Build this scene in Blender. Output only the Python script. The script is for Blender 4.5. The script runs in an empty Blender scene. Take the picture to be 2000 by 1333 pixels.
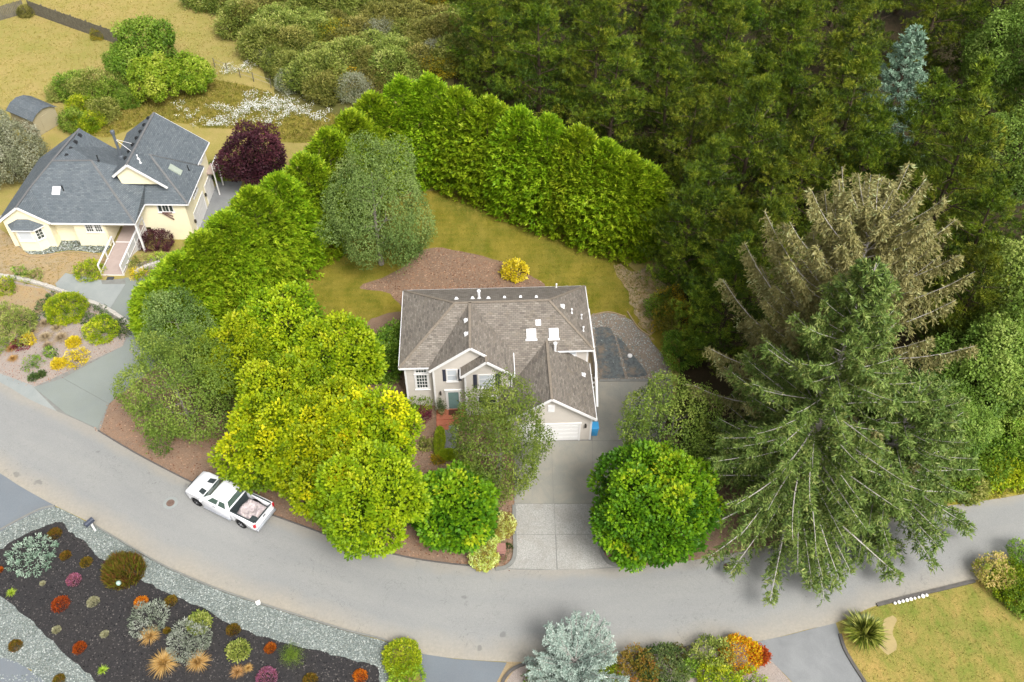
import bpy, math, random
import numpy as np
from mathutils import Vector

# ------------------------------------------------------------------ camera, sky, sun, exposure
scene = bpy.context.scene
FPX, PITCH, CAMH = 1850.0, 46.5, 58.0
cam_d = bpy.data.cameras.new("camera"); cam = bpy.data.objects.new("camera", cam_d)
scene.collection.objects.link(cam); scene.camera = cam
cam.location = (0, 0, CAMH); cam.rotation_euler = (math.radians(90 - PITCH), 0, 0)
cam_d.sensor_width = 36.0; cam_d.lens = 36.0 * FPX / 2000.0
cam_d.clip_start = 0.5; cam_d.clip_end = 3000

SUN_EL, SUN_AZ = 52.0, 148.0          # azimuth clockwise from +Y (north = away from the camera)
w = bpy.data.worlds.new("World"); scene.world = w; w.use_nodes = True
nt = w.node_tree; bg = nt.nodes["Background"]
sky = nt.nodes.new("ShaderNodeTexSky"); sky.sky_type = 'NISHITA'; sky.sun_disc = False
sky.sun_elevation = math.radians(SUN_EL); sky.sun_rotation = math.radians(SUN_AZ)
sky.air_density = 1.0; sky.dust_density = 6.0; sky.ozone_density = 1.0
hs = nt.nodes.new("ShaderNodeHueSaturation"); hs.inputs['Saturation'].default_value = 0.18   # overcast: a nearly white sky
nt.links.new(sky.outputs[0], hs.inputs['Color']); nt.links.new(hs.outputs[0], bg.inputs[0])
bg.inputs[1].default_value = 0.12
sun_d = bpy.data.lights.new("sun", 'SUN'); sun = bpy.data.objects.new("sun", sun_d); scene.collection.objects.link(sun)
sun_d.energy = 1.5; sun_d.angle = math.radians(22); sun_d.color = (1.0, 0.97, 0.92)
el, az = math.radians(SUN_EL), math.radians(SUN_AZ)
sdir = Vector((math.sin(az) * math.cos(el), math.cos(az) * math.cos(el), math.sin(el)))
sun.rotation_euler = (-sdir).to_track_quat('-Z', 'Y').to_euler(); sun.location = (20, -20, 80)
vs = scene.view_settings
vs.view_transform = 'Standard'; vs.look = 'None'; vs.gamma = 1.0; vs.use_curve_mapping = False
vs.exposure = 1.02
scene.cycles.max_bounces = 6; scene.cycles.diffuse_bounces = 3; scene.cycles.transmission_bounces = 4
scene.cycles.glossy_bounces = 2; scene.cycles.transparent_max_bounces = 4
scene.cycles.use_adaptive_sampling = True

# ------------------------------------------------------------------ helpers
COL = scene.collection
PIT = math.radians(PITCH); CP, SP = math.cos(PIT), math.sin(PIT)
def at(px, py, z=0.0):
    """world point at height z on the ground plan, from the surveyed plan's pixel"""
    x = (px - 1000) / FPX; v = (py - 666.5) / FPX
    D = np.array([x, CP - v * SP, -SP - v * CP])
    return np.array([0, 0, CAMH]) + D * (z - CAMH) / D[2]
HOUSE_O, HOUSE_R = (-8.497, 47.486), math.radians(2.25)
LEFT_O, LEFT_R = (-41.931, 67.026), math.radians(-1.0)
def sstep(a, b, t): 
    t = np.clip((t - a) / (b - a), 0, 1); return t * t * (3 - 2 * t)
def T(x, y):
    """terrain height: flat but for the sunken court beside the neighbour's garage"""
    c, s = math.cos(LEFT_R), math.sin(LEFT_R)
    lx = (np.asarray(x) - LEFT_O[0]) * c + (np.asarray(y) - LEFT_O[1]) * s
    ly = -(np.asarray(x) - LEFT_O[0]) * s + (np.asarray(y) - LEFT_O[1]) * c
    return -1.6 * sstep(6.0, 7.2, lx) * (1 - sstep(14.0, 19.0, lx)) * sstep(-0.8, 1.8, ly) * (1 - sstep(13.0, 18.0, ly))
def gat(px, py):
    """ground point (terrain followed)"""
    z = 0.0
    for _ in range(6):
        p = at(px, py, z); z = float(T(p[0], p[1]))
    return np.array([p[0], p[1], z])
def lin(r, g, b, k=1.0):
    f = lambda c: (c / 255 / 12.92) if c / 255 <= 0.04045 else ((c / 255 + 0.055) / 1.055) ** 2.4
    return (f(r) * k, f(g) * k, f(b) * k, 1.0)

def tag(o, label=None, cat=None, group=None, kind=None):
    if label: o["label"] = label
    if cat: o["category"] = cat
    if group: o["group"] = group
    if kind: o["kind"] = kind
    return o
def thing(name, label, cat, loc=(0, 0, 0), rz=0.0, group=None):
    o = bpy.data.objects.new(name, None); COL.objects.link(o); o.empty_display_size = 0.2
    o.location = loc; o.rotation_euler = (0, 0, rz)
    return tag(o, label, cat, group)
def put(name, me, parent=None, loc=(0, 0, 0), rot=(0, 0, 0), scale=(1, 1, 1)):
    o = bpy.data.objects.new(name, me); COL.objects.link(o)
    o.parent = parent; o.location = loc; o.rotation_euler = rot; o.scale = scale
    return o
def nmesh(name, V, F, mat, tint=None, smooth=False, uv=None):
    """mesh from arrays; F is (n,k)"""
    me = bpy.data.meshes.new(name)
    V = np.ascontiguousarray(V, dtype=np.float32); F = np.ascontiguousarray(F, dtype=np.int32)
    me.vertices.add(len(V)); me.vertices.foreach_set('co', V.ravel())
    me.loops.add(F.size); me.loops.foreach_set('vertex_index', F.ravel())
    me.polygons.add(len(F)); me.polygons.foreach_set('loop_start', np.arange(len(F), dtype=np.int32) * F.shape[1])
    if tint is not None:
        a = me.attributes.new('tint', 'FLOAT', 'POINT'); a.data.foreach_set('value', np.ascontiguousarray(tint, dtype=np.float32))
    me.update(calc_edges=True)
    if smooth: me.polygons.foreach_set('use_smooth', np.ones(len(F), dtype=bool))
    me.materials.append(mat)
    return me

class MB:
    """collects polygons (boxes, prisms, tubes) and builds ONE mesh"""
    def __init__(s): s.V = []; s.F = []; s.UV = []; s.has_uv = False
    def poly(s, pts, uv=None):
        i = len(s.V); s.V += [tuple(p) for p in pts]; s.F.append(list(range(i, i + len(pts))))
        if uv: s.has_uv = True
        s.UV.append(uv or [(p[0], p[1]) for p in pts]); return s
    def hexa(s, p):      # p: 8 points, bottom ring 0-3, top ring 4-7
        for q in ((3, 2, 1, 0), (4, 5, 6, 7), (0, 1, 5, 4), (1, 2, 6, 5), (2, 3, 7, 6), (3, 0, 4, 7)): s.poly([p[k] for k in q])
        return s
    def box(s, x0, x1, y0, y1, z0, z1):
        return s.hexa([(x0, y0, z0), (x1, y0, z0), (x1, y1, z0), (x0, y1, z0), (x0, y0, z1), (x1, y0, z1), (x1, y1, z1), (x0, y1, z1)])
    def beam(s, a, b, w, h, up=(0, 0, 1)):   # box beam from a to b, w wide, h high (centred)
        a, b, up = Vector(a), Vector(b), Vector(up); d = (b - a).normalized(); sd = d.cross(up).normalized(); u = sd.cross(d)
        q = lambda p, i, j: tuple(p + sd * (i * w / 2) + u * (j * h / 2))
        return s.hexa([q(a, -1, -1), q(a, 1, -1), q(b, 1, -1), q(b, -1, -1), q(a, -1, 1), q(a, 1, 1), q(b, 1, 1), q(b, -1, 1)])
    def prism(s, pts, y0, y1):   # (x,z) outline swept in y
        n = len(pts)
        s.poly([(x, y0, z) for x, z in pts]); s.poly([(x, y1, z) for x, z in reversed(pts)])
        for i in range(n):
            a, b = pts[i], pts[(i + 1) % n]; s.poly([(b[0], y0, b[1]), (a[0], y0, a[1]), (a[0], y1, a[1]), (b[0], y1, b[1])])
        return s
    def slab(s, pts, z0, z1):    # (x,y) outline
        n = len(pts); s.poly([(x, y, z1) for x, y in pts]); s.poly([(x, y, z0) for x, y in reversed(pts)])
        for i in range(n):
            a, b = pts[i], pts[(i + 1) % n]; s.poly([(a[0], a[1], z0), (b[0], b[1], z0), (b[0], b[1], z1), (a[0], a[1], z1)])
        return s
    def tube(s, P, R, n=8, cap=True):
        P = [Vector(p) for p in P]; rings = []
        for i, p in enumerate(P):
            d = (P[min(i + 1, len(P) - 1)] - P[max(i - 1, 0)]).normalized()
            a = d.cross(Vector((0, 0, 1)) if abs(d.z) < .9 else Vector((1, 0, 0))).normalized(); b = d.cross(a)
            rings.append([tuple(p + (a * math.cos(t) + b * math.sin(t)) * R[i]) for t in [2 * math.pi * k / n for k in range(n)]])
        for i in range(len(P) - 1):
            for k in range(n):
                j = (k + 1) % n; s.poly([rings[i][k], rings[i][j], rings[i + 1][j], rings[i + 1][k]])
        if cap: s.poly(rings[0][::-1]); s.poly(rings[-1])
        return s
    def lathe(s, prof, c=(0, 0, 0), n=16):
        rr = [[(c[0] + r * math.cos(2 * math.pi * k / n), c[1] + r * math.sin(2 * math.pi * k / n), c[2] + z) for k in range(n)] for r, z in prof]
        for i in range(len(prof) - 1):
            for k in range(n):
                j = (k + 1) % n; s.poly([rr[i][k], rr[i][j], rr[i + 1][j], rr[i + 1][k]])
        s.poly(rr[0][::-1]); s.poly(rr[-1]); return s
    def roofplane(s, pts, th=0.14):
        """one roof face with thickness; UV u along the eave, v up the slope, in metres"""
        P = [Vector(p) for p in pts]; n = Vector((0, 0, 0))
        for i in range(len(P)):
            a, b = P[i], P[(i + 1) % len(P)]; n += a.cross(b)
        n.normalize()
        if n.z < 0: P.reverse(); n = -n
        u = Vector((-n.y, n.x, 0)); u = u.normalized() if u.length > 1e-4 else Vector((1, 0, 0)); v = n.cross(u)
        s.poly([tuple(p) for p in P], [(p.dot(u), p.dot(v)) for p in P])
        low = [p - Vector((0, 0, th)) for p in P]; s.poly([tuple(p) for p in reversed(low)])
        for i in range(len(P)):
            j = (i + 1) % len(P); s.poly([tuple(P[i]), tuple(low[i]), tuple(low[j]), tuple(P[j])])
        return s
    def mesh(s, name, mat, smooth=False, merge=False):
        me = bpy.data.meshes.new(name); me.from_pydata(s.V, [], s.F)
        if s.has_uv:
            l = me.uv_layers.new(name="UVMap"); flat = [c for f in s.UV for p in f for c in p]; l.data.foreach_set('uv', flat)
        if merge:
            import bmesh
            bm = bmesh.new(); bm.from_mesh(me); bmesh.ops.remove_doubles(bm, verts=bm.verts, dist=1e-4); bmesh.ops.recalc_face_normals(bm, faces=bm.faces); bm.to_mesh(me); bm.free()
        if smooth: me.polygons.foreach_set('use_smooth', [True] * len(me.polygons))
        me.materials.append(mat); return me
    def build(s, name, mat, parent=None, **k): return put(name, s.mesh(name, mat, **k), parent)

# ------------------------------------------------------------------ materials
class NT:
    def __init__(s, name):
        s.m = bpy.data.materials.new(name); s.m.use_nodes = True; s.t = s.m.node_tree; s.b = s.t.nodes["Principled BSDF"]
        s.b.inputs['Roughness'].default_value = 0.85; s.b.inputs['Specular IOR Level'].default_value = 0.25
        s._pos = None
    def n(s, kind): return s.t.nodes.new(kind)
    def l(s, a, b): s.t.links.new(a, b)
    def pos(s):
        if s._pos is None: s._pos = s.n("ShaderNodeNewGeometry").outputs['Position']
        return s._pos
    def uv(s): return s.n("ShaderNodeUVMap").outputs[0]
    def noise(s, scale, detail=3, rough=0.6, vec=None, dist=0.0, stretch=None):
        q = s.n("ShaderNodeTexNoise"); q.inputs['Scale'].default_value = scale; q.inputs['Detail'].default_value = detail
        q.inputs['Roughness'].default_value = rough; q.inputs['Distortion'].default_value = dist
        v = vec if vec is not None else s.pos()
        if stretch:
            mp = s.n("ShaderNodeMapping"); mp.inputs['Scale'].default_value = stretch; s.l(v, mp.inputs[0]); v = mp.outputs[0]
        s.l(v, q.inputs['Vector']); return q.outputs[0]
    def ramp(s, fac, stops):
        r = s.n("ShaderNodeValToRGB"); e = r.color_ramp.elements
        while len(e) < len(stops): e.new(0.5)
        for i, (p, c) in enumerate(stops):
            e[i].position = p; e[i].color = c if hasattr(c, '__len__') else (c, c, c, 1)
        s.l(fac, r.inputs[0]); return r.outputs[0]
    def mix(s, fac, a, b, mode='MIX'):
        q = s.n("ShaderNodeMix"); q.data_type = 'RGBA'; q.blend_type = mode
        for v, i in ((fac, 0), (a, 6), (b, 7)):
            if hasattr(v, 'is_output'): s.l(v, q.inputs[i])
            else: q.inputs[i].default_value = v if (i == 0 or len(v) == 4) else (*v, 1)
        return q.outputs[2]
    def math(s, op, a, b=0.0):
        q = s.n("ShaderNodeMath"); q.operation = op
        for v, i in ((a, 0), (b, 1)):
            if hasattr(v, 'is_output'): s.l(v, q.inputs[i])
            else: q.inputs[i].default_value = v
        return q.outputs[0]
    def bump(s, h, strength=0.5, dist=0.05):
        q = s.n("ShaderNodeBump"); q.inputs['Strength'].default_value = strength; q.inputs['Distance'].default_value = dist
        s.l(h, q.inputs['Height']); s.l(q.outputs[0], s.b.inputs['Normal'])
    def col(s, c): s.l(c, s.b.inputs['Base Color']); return s

def plain(name, c, rough=0.6, spec=0.3, var=0.12, vs=3.0, metal=0.0, bump=0.0):
    """paint, metal, plastic: one colour with slight uneven wear"""
    q = NT(name); n = q.noise(vs, 4, 0.65, vec=q.n("ShaderNodeTexCoord").outputs['Object'])
    d = tuple(x * (1 - var) for x in c[:3]) + (1,)
    q.col(q.ramp(n, [(0.3, d), (0.7, c)])); q.b.inputs['Roughness'].default_value = rough
    q.b.inputs['Specular IOR Level'].default_value = spec; q.b.inputs['Metallic'].default_value = metal
    if bump: q.bump(q.noise(vs * 12, 2), bump, 0.01)
    return q.m

def patchy(name, big, mid, fine, sb=0.12, sm=0.9, sf=14, bump=0.5, bd=0.04, mixm=0.45, mixf=0.4, fd=3):
    """ground cover: patches at three sizes. big, mid, fine are each two colours"""
    q = NT(name)
    a = q.ramp(q.noise(sb, 4, 0.6, dist=0.3), [(0.38, big[0]), (0.62, big[1])])
    b = q.ramp(q.noise(sm, 5, 0.7), [(0.38, mid[0]), (0.62, mid[1])])
    f = q.noise(sf, fd, 0.75); c = q.ramp(f, [(0.3, fine[0]), (0.7, fine[1])])
    k = q.mix(mixm, a, b); k = q.mix(mixf, k, c)
    q.col(k); q.b.inputs['Roughness'].default_value = 0.95; q.bump(f, bump, bd)
    return q.m

FB = 1.6      # leaves: lone-leaf reflectance is brighter than the crown seen from afar
def foliage(name, cols, trans=0.30, rough=0.55, objvar=0.10, spec=0.25, fb=None):
    """leaves: colour by clump tint (attribute) and by plant"""
    q = NT(name); t = q.t
    at_ = q.n("ShaderNodeAttribute"); at_.attribute_name = 'tint'
    cols = [tuple(min(.9, v * (fb or FB)) for v in c_[:3]) + (1,) for c_ in cols]
    n = len(cols); c = q.ramp(at_.outputs['Fac'], [(i / (n - 1), cc) for i, cc in enumerate(cols)])
    oi = q.n("ShaderNodeObjectInfo"); h = q.n("ShaderNodeHueSaturation")
    q.l(q.math('ADD', q.math('MULTIPLY', oi.outputs['Random'], 2 * objvar), 1 - objvar), h.inputs['Value'])
    q.l(q.math('ADD', q.math('MULTIPLY', oi.outputs['Random'], 0.02), 0.49), h.inputs['Hue'])
    q.l(c, h.inputs['Color']); q.col(h.outputs[0])
    q.b.inputs['Roughness'].default_value = rough; q.b.inputs['Specular IOR Level'].default_value = spec
    tr = q.n("ShaderNodeBsdfTranslucent"); q.l(h.outputs[0], tr.inputs[0])
    mx = q.n("ShaderNodeMixShader"); mx.inputs[0].default_value = trans
    q.l(q.b.outputs[0], mx.inputs[1]); q.l(tr.outputs[0], mx.inputs[2])
    q.l(mx.outputs[0], t.nodes['Material Output'].inputs[0]); return q.m

K = 0.62     # photographed colour -> albedo under this light
def C(r, g, b, k=1.0): return lin(r, g, b, K * k)
M = {}
# ground covers
M['field'] = patchy("dry_field_grass", (C(192, 168, 98), C(146, 148, 60)), (C(200, 170, 116), C(152, 152, 66)), (C(128, 122, 56), C(200, 182, 116)), sb=0.06, sm=0.4, sf=9)
M['meadow'] = patchy("rough_meadow_grass", (C(126, 124, 40), C(166, 148, 60)), (C(104, 114, 34), C(176, 152, 74)), (C(92, 98, 30), C(178, 164, 74)), sb=0.2, sm=0.8, sf=9)
M['scrubfloor'] = patchy("scrub_floor", (C(112, 108, 52), C(92, 100, 44)), (C(120, 104, 62), C(88, 98, 40)), (C(66, 70, 30), C(142, 132, 76)), sf=7)
M['forestfloor'] = patchy("needle_duff", (C(70, 58, 36), C(52, 54, 26)), (C(76, 60, 40), C(46, 50, 22)), (C(40, 36, 20), C(86, 70, 46)), sf=7)
M['bark_mulch'] = patchy("bark_mulch", (C(158, 128, 104), C(140, 118, 100)), (C(162, 128, 100), C(124, 102, 84)), (C(98, 76, 60), C(186, 160, 138)), sb=0.3, sm=1.3, sf=16, bump=0.9)
M['red_mulch'] = patchy("reddish_bark_mulch", (C(166, 130, 102), C(146, 122, 104)), (C(172, 134, 104), C(132, 108, 92)), (C(86, 66, 52), C(214, 186, 162)), sb=0.3, sm=1.3, sf=16, bump=0.9)
M['dry_yard'] = patchy("straw_yard", (C(190, 158, 108), C(178, 164, 136)), (C(196, 160, 100), C(170, 156, 132)), (C(142, 120, 84), C(212, 192, 154)), sb=0.35, sm=1.1, sf=13, bump=0.7)
M['pink_gravel'] = patchy("pink_grey_gravel", (C(186, 172, 160), C(172, 158, 148)), (C(192, 172, 156), C(164, 152, 144)), (C(120, 108, 100), C(222, 212, 204)), sb=0.3, sm=1.5, sf=15, bump=0.9)
M['bed_gravel'] = patchy("brown_grey_gravel", (C(164, 146, 128), C(150, 140, 128)), (C(172, 142, 112), C(146, 138, 128)), (C(106, 94, 84), C(196, 184, 170)), sb=0.4, sm=1.4, sf=15, bump=0.9)
M['dark_mulch'] = patchy("black_bark_mulch", (C(56, 55, 57), C(66, 62, 60)), (C(46, 46, 50), C(66, 63, 62)), (C(30, 30, 33), C(80, 77, 76)), sb=0.4, sm=1.8, sf=17, bump=0.9)

def stones_mat(name, cols, scale, mortar):
    q = NT(name); v = q.n("ShaderNodeTexVoronoi"); v.inputs['Scale'].default_value = scale; q.l(q.pos(), v.inputs['Vector'])
    n = q.noise(scale * 0.9, 2, 0.5); sp = q.n("ShaderNodeSeparateColor"); q.l(v.outputs['Color'], sp.inputs[0])
    c = q.ramp(sp.outputs[0], [(i / (len(cols) - 1), k) for i, k in enumerate(cols)])
    d = q.ramp(v.outputs['Distance'], [(0.25, 0.0), (0.75, 1.0)])
    c = q.mix(d, c, mortar); big = q.ramp(q.noise(0.5, 3), [(0.3, (0.86, 0.86, 0.84, 1)), (0.7, (1.06, 1.06, 1.04, 1))])
    q.col(q.mix(1.0, c, big, 'MULTIPLY')); q.bump(q.math('SUBTRACT', 1.0, v.outputs['Distance']), 0.9, 0.06); return q.m
M['blue_gravel'] = stones_mat("blue_grey_gravel", [C(132, 142, 142), C(158, 168, 164), C(150, 154, 146), C(184, 192, 188), C(146, 158, 158)], 11, C(122, 130, 126))
M['river_rock'] = stones_mat("green_grey_river_rock", [C(108, 120, 104), C(150, 160, 140), C(136, 138, 120), C(190, 196, 184), C(120, 132, 126)], 5.5, C(78, 80, 66))

def lawn(name, a, b, c, d, stripe=0.0):
    q = NT(name)
    x = q.ramp(q.noise(0.16, 4, 0.6, dist=0.4), [(0.36, a), (0.64, b)])
    y = q.ramp(q.noise(0.8, 5, 0.7, stretch=(1.0, 0.55, 1)), [(0.34, c), (0.66, d)])
    f = q.noise(13, 3, 0.8); k = q.mix(0.5, x, y)
    k = q.mix(1.0, k, q.ramp(f, [(0.25, (0.66, 0.68, 0.6, 1)), (0.75, (1.28, 1.24, 1.2, 1))]), 'MULTIPLY')
    if stripe:
        wv = q.n("ShaderNodeTexWave"); wv.wave_type = 'BANDS'; wv.bands_direction = 'Y'; wv.inputs['Scale'].default_value = 0.42
        wv.inputs['Distortion'].default_value = 3.0; wv.inputs['Detail Scale'].default_value = 0.4; q.l(q.pos(), wv.inputs['Vector'])
        k = q.mix(stripe, k, q.ramp(wv.outputs[1], [(0.2, a), (0.8, b)]))
    q.col(k); q.b.inputs['Roughness'].default_value = 0.95; q.bump(f, 0.7, 0.05); return q.m
M['lawn'] = lawn("golden_green_lawn", C(98, 110, 20), C(164, 146, 46), C(106, 114, 24), C(182, 160, 78), 0.08)
M['front_lawn'] = lawn("mixed_front_lawn", C(116, 140, 50), C(190, 166, 92), C(112, 140, 50), C(204, 166, 108))
M['verge'] = lawn("verge_grass", C(136, 146, 34), C(180, 170, 56), C(120, 140, 28), C(196, 170, 76))

# road: UV v runs across (0 north edge, 1 south edge), u along in metres
q = NT("weathered_asphalt"); uvn = q.uv(); sx = q.n("ShaderNodeSeparateXYZ"); q.l(uvn, sx.inputs[0])
f = q.noise(22, 3, 0.8); c = q.ramp(f, [(0.25, C(144, 145, 143)), (0.75, C(182, 182, 179))])
c = q.mix(1.0, c, q.ramp(q.noise(0.35, 5, 0.65, vec=uvn, stretch=(0.25, 9, 1)), [(0.3, (0.9, 0.905, 0.92, 1)), (0.7, (1.05, 1.04, 1.02, 1))]), 'MULTIPLY')
edge = q.ramp(q.math('ADD', sx.outputs[1], q.math('MULTIPLY', q.math('SUBTRACT', q.noise(0.28, 5, 0.65), 0.5), 0.30)), [(0.04, 0.5), (0.14, 0.0), (0.72, 0.0), (0.99, 0.85)])
c = q.mix(edge, c, q.ramp(q.noise(5, 4, 0.75), [(0.3, C(168, 160, 146)), (0.7, C(192, 183, 166))]))
cr = q.ramp(q.noise(0.5, 6, 0.6, dist=1.2), [(0.496, 0.0), (0.5, 1.0), (0.504, 0.0)])
c = q.mix(q.math('MULTIPLY', cr, q.ramp(q.noise(0.12, 2), [(0.46, 0.0), (0.56, 0.6)])), c, C(92, 92, 90))
spot = q.ramp(q.noise(1.1, 2, 0.4), [(0.71, 0.0), (0.76, 0.5)]); c = q.mix(spot, c, C(110, 110, 108))
q.col(c); q.bump(f, 0.35, 0.02); q.b.inputs['Roughness'].default_value = 0.8; M['road'] = q.m

def paving(name, a, b, stain, fine=24, st=0.5):
    q = NT(name); f = q.noise(fine, 3, 0.8); c = q.ramp(f, [(0.25, a), (0.75, b)])
    c = q.mix(q.ramp(q.noise(0.55, 5, 0.7, dist=0.5), [(0.42, 0.0), (0.68, st)]), c, stain)
    c = q.mix(1.0, c, q.ramp(q.noise(0.18, 4, 0.6), [(0.3, (0.9, 0.9, 0.9, 1)), (0.7, (1.06, 1.06, 1.05, 1))]), 'MULTIPLY')
    q.col(c); q.bump(f, 0.35, 0.02); return q.m
M['concrete'] = paving("drive_concrete", C(150, 149, 140), C(178, 176, 166), C(194, 184, 166))
M['aggregate'] = paving("exposed_aggregate", C(138, 137, 131), C(218, 216, 210), C(158, 152, 142), fine=13)
M['pale_concrete'] = paving("pale_concrete", C(160, 166, 164), C(184, 188, 184), C(150, 158, 158))
M['grey_concrete'] = paving("grey_concrete", C(138, 146, 142), C(164, 170, 164), C(152, 158, 148))
M['blue_asphalt'] = paving("sealed_asphalt", C(118, 126, 134), C(142, 149, 155), C(134, 138, 142))
M['right_asphalt'] = paving("fine_asphalt", C(142, 144, 145), C(166, 168, 168), C(128, 130, 132))
M['kerb'] = plain("kerb_concrete", C(158, 158, 152), 0.9, 0.2, 0.25, 2.0, bump=0.4)
M['dark_kerb'] = plain("dark_kerb", C(118, 114, 110), 0.9, 0.2, 0.3, 2.0, bump=0.4)
M['timber_edge'] = plain("timber_edging", C(196, 172, 138), 0.9, 0.2, 0.25, 4.0)

# ------------------------------------------------------------------ ground and sheets
def smooth_poly(pts, sub=4, closed=True, wob=0.0, seed=1):
    P = np.array(pts, float); n = len(P); rng = np.random.default_rng(seed); out = []
    for i in range(n if closed else n - 1):
        if closed: p0, p1, p2, p3 = P[i - 1], P[i], P[(i + 1) % n], P[(i + 2) % n]
        else: p0, p1, p2, p3 = P[max(i - 1, 0)], P[i], P[i + 1], P[min(i + 2, n - 1)]
        for k in range(sub):
            t = k / sub
            out.append(0.5 * ((2 * p1) + (-p0 + p2) * t + (2 * p0 - 5 * p1 + 4 * p2 - p3) * t * t + (-p0 + 3 * p1 - 3 * p2 + p3) * t ** 3))
    if not closed: out.append(P[-1])
    out = np.array(out)
    if wob: out = out + rng.normal(0, wob, out.shape)
    return out
def px_poly(pxs): return [tuple(at(a, b)[:2]) for a, b in pxs]
SHEETS = {}
def sheet(name, pxs, mat, z, smooth=True, wob=0.06, kind='structure', sub=4, seed=3, world=False):
    W = pxs if world else px_poly(pxs)
    W = smooth_poly(W, sub, True, wob, seed) if smooth else np.array(W)
    me = bpy.data.meshes.new(name); me.from_pydata([(x, y, z) for x, y in W], [], [list(range(len(W)))])
    if me.polygons[0].normal.z < 0: me.flip_normals()
    me.materials.append(mat); o = put(name, me); o['kind'] = kind; SHEETS[name] = W; return o
def inpoly(P, pts):
    x, y = pts[:, 0], pts[:, 1]; r = np.zeros(len(pts), bool); n = len(P); j = n - 1
    for i in range(n):
        xi, yi = P[i]; xj, yj = P[j]
        c = ((yi > y) != (yj > y)) & (x < (xj - xi) * (y - yi) / (yj - yi + 1e-12) + xi); r ^= c; j = i
    return r
def scatter(P, n, seed, avoid=()):
    rng = np.random.default_rng(seed); lo, hi = P.min(0), P.max(0); out = np.zeros((0, 2))
    while len(out) < n:
        q_ = rng.uniform(lo, hi, (n * 2, 2)); k = inpoly(P, q_)
        for a in avoid: k &= ~inpoly(a, q_)
        out = np.vstack([out, q_[k]])
        if not k.any(): break
    return out[:n]

# the ground: one sheet out to the horizon, fine in the middle
cx = np.concatenate([-np.geomspace(900, 86, 14), np.linspace(-84, 84, 169), np.geomspace(86, 900, 14)])
cy = np.concatenate([-np.geomspace(600, 4, 10), np.linspace(0, 140, 141), np.geomspace(143, 1200, 14)])
gx, gy = np.meshgrid(cx, cy); V = np.stack([gx, gy, T(gx, gy)], -1).reshape(-1, 3)
nx, ny = len(cx), len(cy); I = np.arange(nx * ny).reshape(ny, nx)
F = np.stack([I[:-1, :-1], I[:-1, 1:], I[1:, 1:], I[1:, :-1]], -1).reshape(-1, 4)
g = put("ground", nmesh("ground", V, F, M['field'], smooth=True)); g['kind'] = 'structure'

sheet("scrub_ground", [(430, -60), (440, 40), (500, 110), (520, 160), (560, 200), (660, 232), (760, 200), (900, 200), (1000, 100), (980, -60)], M['scrubfloor'], 0.006, wob=0.3)
sheet("forest_ground", [(840, -150), (880, 60), (900, 200), (1000, 250), (1200, 330), (1300, 450), (1295, 560), (1330, 640), (1330, 760), (1290, 880), (1400, 1030), (1650, 1015), (1790, 985), (2100, 910), (2300, 600), (2400, -150)], M['forestfloor'], 0.008, wob=0.2)
sheet("meadow", [(330, 190), (420, 160), (510, 175), (600, 215), (670, 230), (640, 270), (560, 280), (480, 255), (400, 250), (300, 235), (200, 270), (140, 240), (230, 200)], M['meadow'], 0.010, wob=0.12)
sheet("back_lawn", [(540, 640), (565, 560), (650, 465), (820, 375), (960, 400), (1120, 465), (1240, 530), (1285, 640), (1330, 720), (1250, 680), (1150, 640), (1100, 680), (800, 690), (720, 690), (640, 690)], M['lawn'], 0.014, wob=0.03)
sheet("dry_strip", [(1195, 515), (1240, 530), (1290, 505), (1310, 545), (1290, 600), (1275, 660), (1252, 640), (1225, 570)], M['dry_yard'], 0.018, wob=0.16, sub=7)
sheet("back_bed", [(700, 560), (770, 535), (830, 487), (900, 492), (980, 512), (1030, 535), (1066, 565), (1040, 620), (900, 620), (800, 610), (760, 575)], M['bark_mulch'], 0.018)
sheet("side_bed", [(706, 660), (726, 626), (770, 610), (800, 620), (800, 700), (735, 700)], M['bark_mulch'], 0.019)
sheet("front_bed", [(215, 765), (195, 800), (186, 842), (262, 884), (345, 928), (420, 962), (535, 1007), (610, 1034), (670, 1058), (730, 1074), (810, 1092), (880, 1101), (940, 1107), (1008, 1112), (1030, 980), (1050, 880), (1020, 840), (860, 790), (800, 700), (705, 680), (560, 620), (330, 620), (270, 650)], M['red_mulch'], 0.022)
sheet("corner_bed", [(1150, 985), (1170, 1060), (1178, 1085), (1206, 1108), (1320, 1100), (1420, 1083), (1560, 1050), (1500, 950), (1330, 860), (1290, 840), (1200, 900)], M['red_mulch'], 0.022)
sheet("gravel_court", [(1140, 640), (1160, 616), (1190, 612), (1228, 624), (1262, 655), (1292, 690), (1312, 735), (1310, 790), (1290, 850), (1250, 800), (1200, 760), (1140, 750)], M['bed_gravel'], 0.024)
sheet("verge", [(1790, 1003), (1850, 990), (1930, 975), (2010, 962), (2120, 935), (2120, 900), (2000, 935), (1900, 950), (1830, 955), (1740, 985)], M['verge'], 0.024, wob=0.1)

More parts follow.
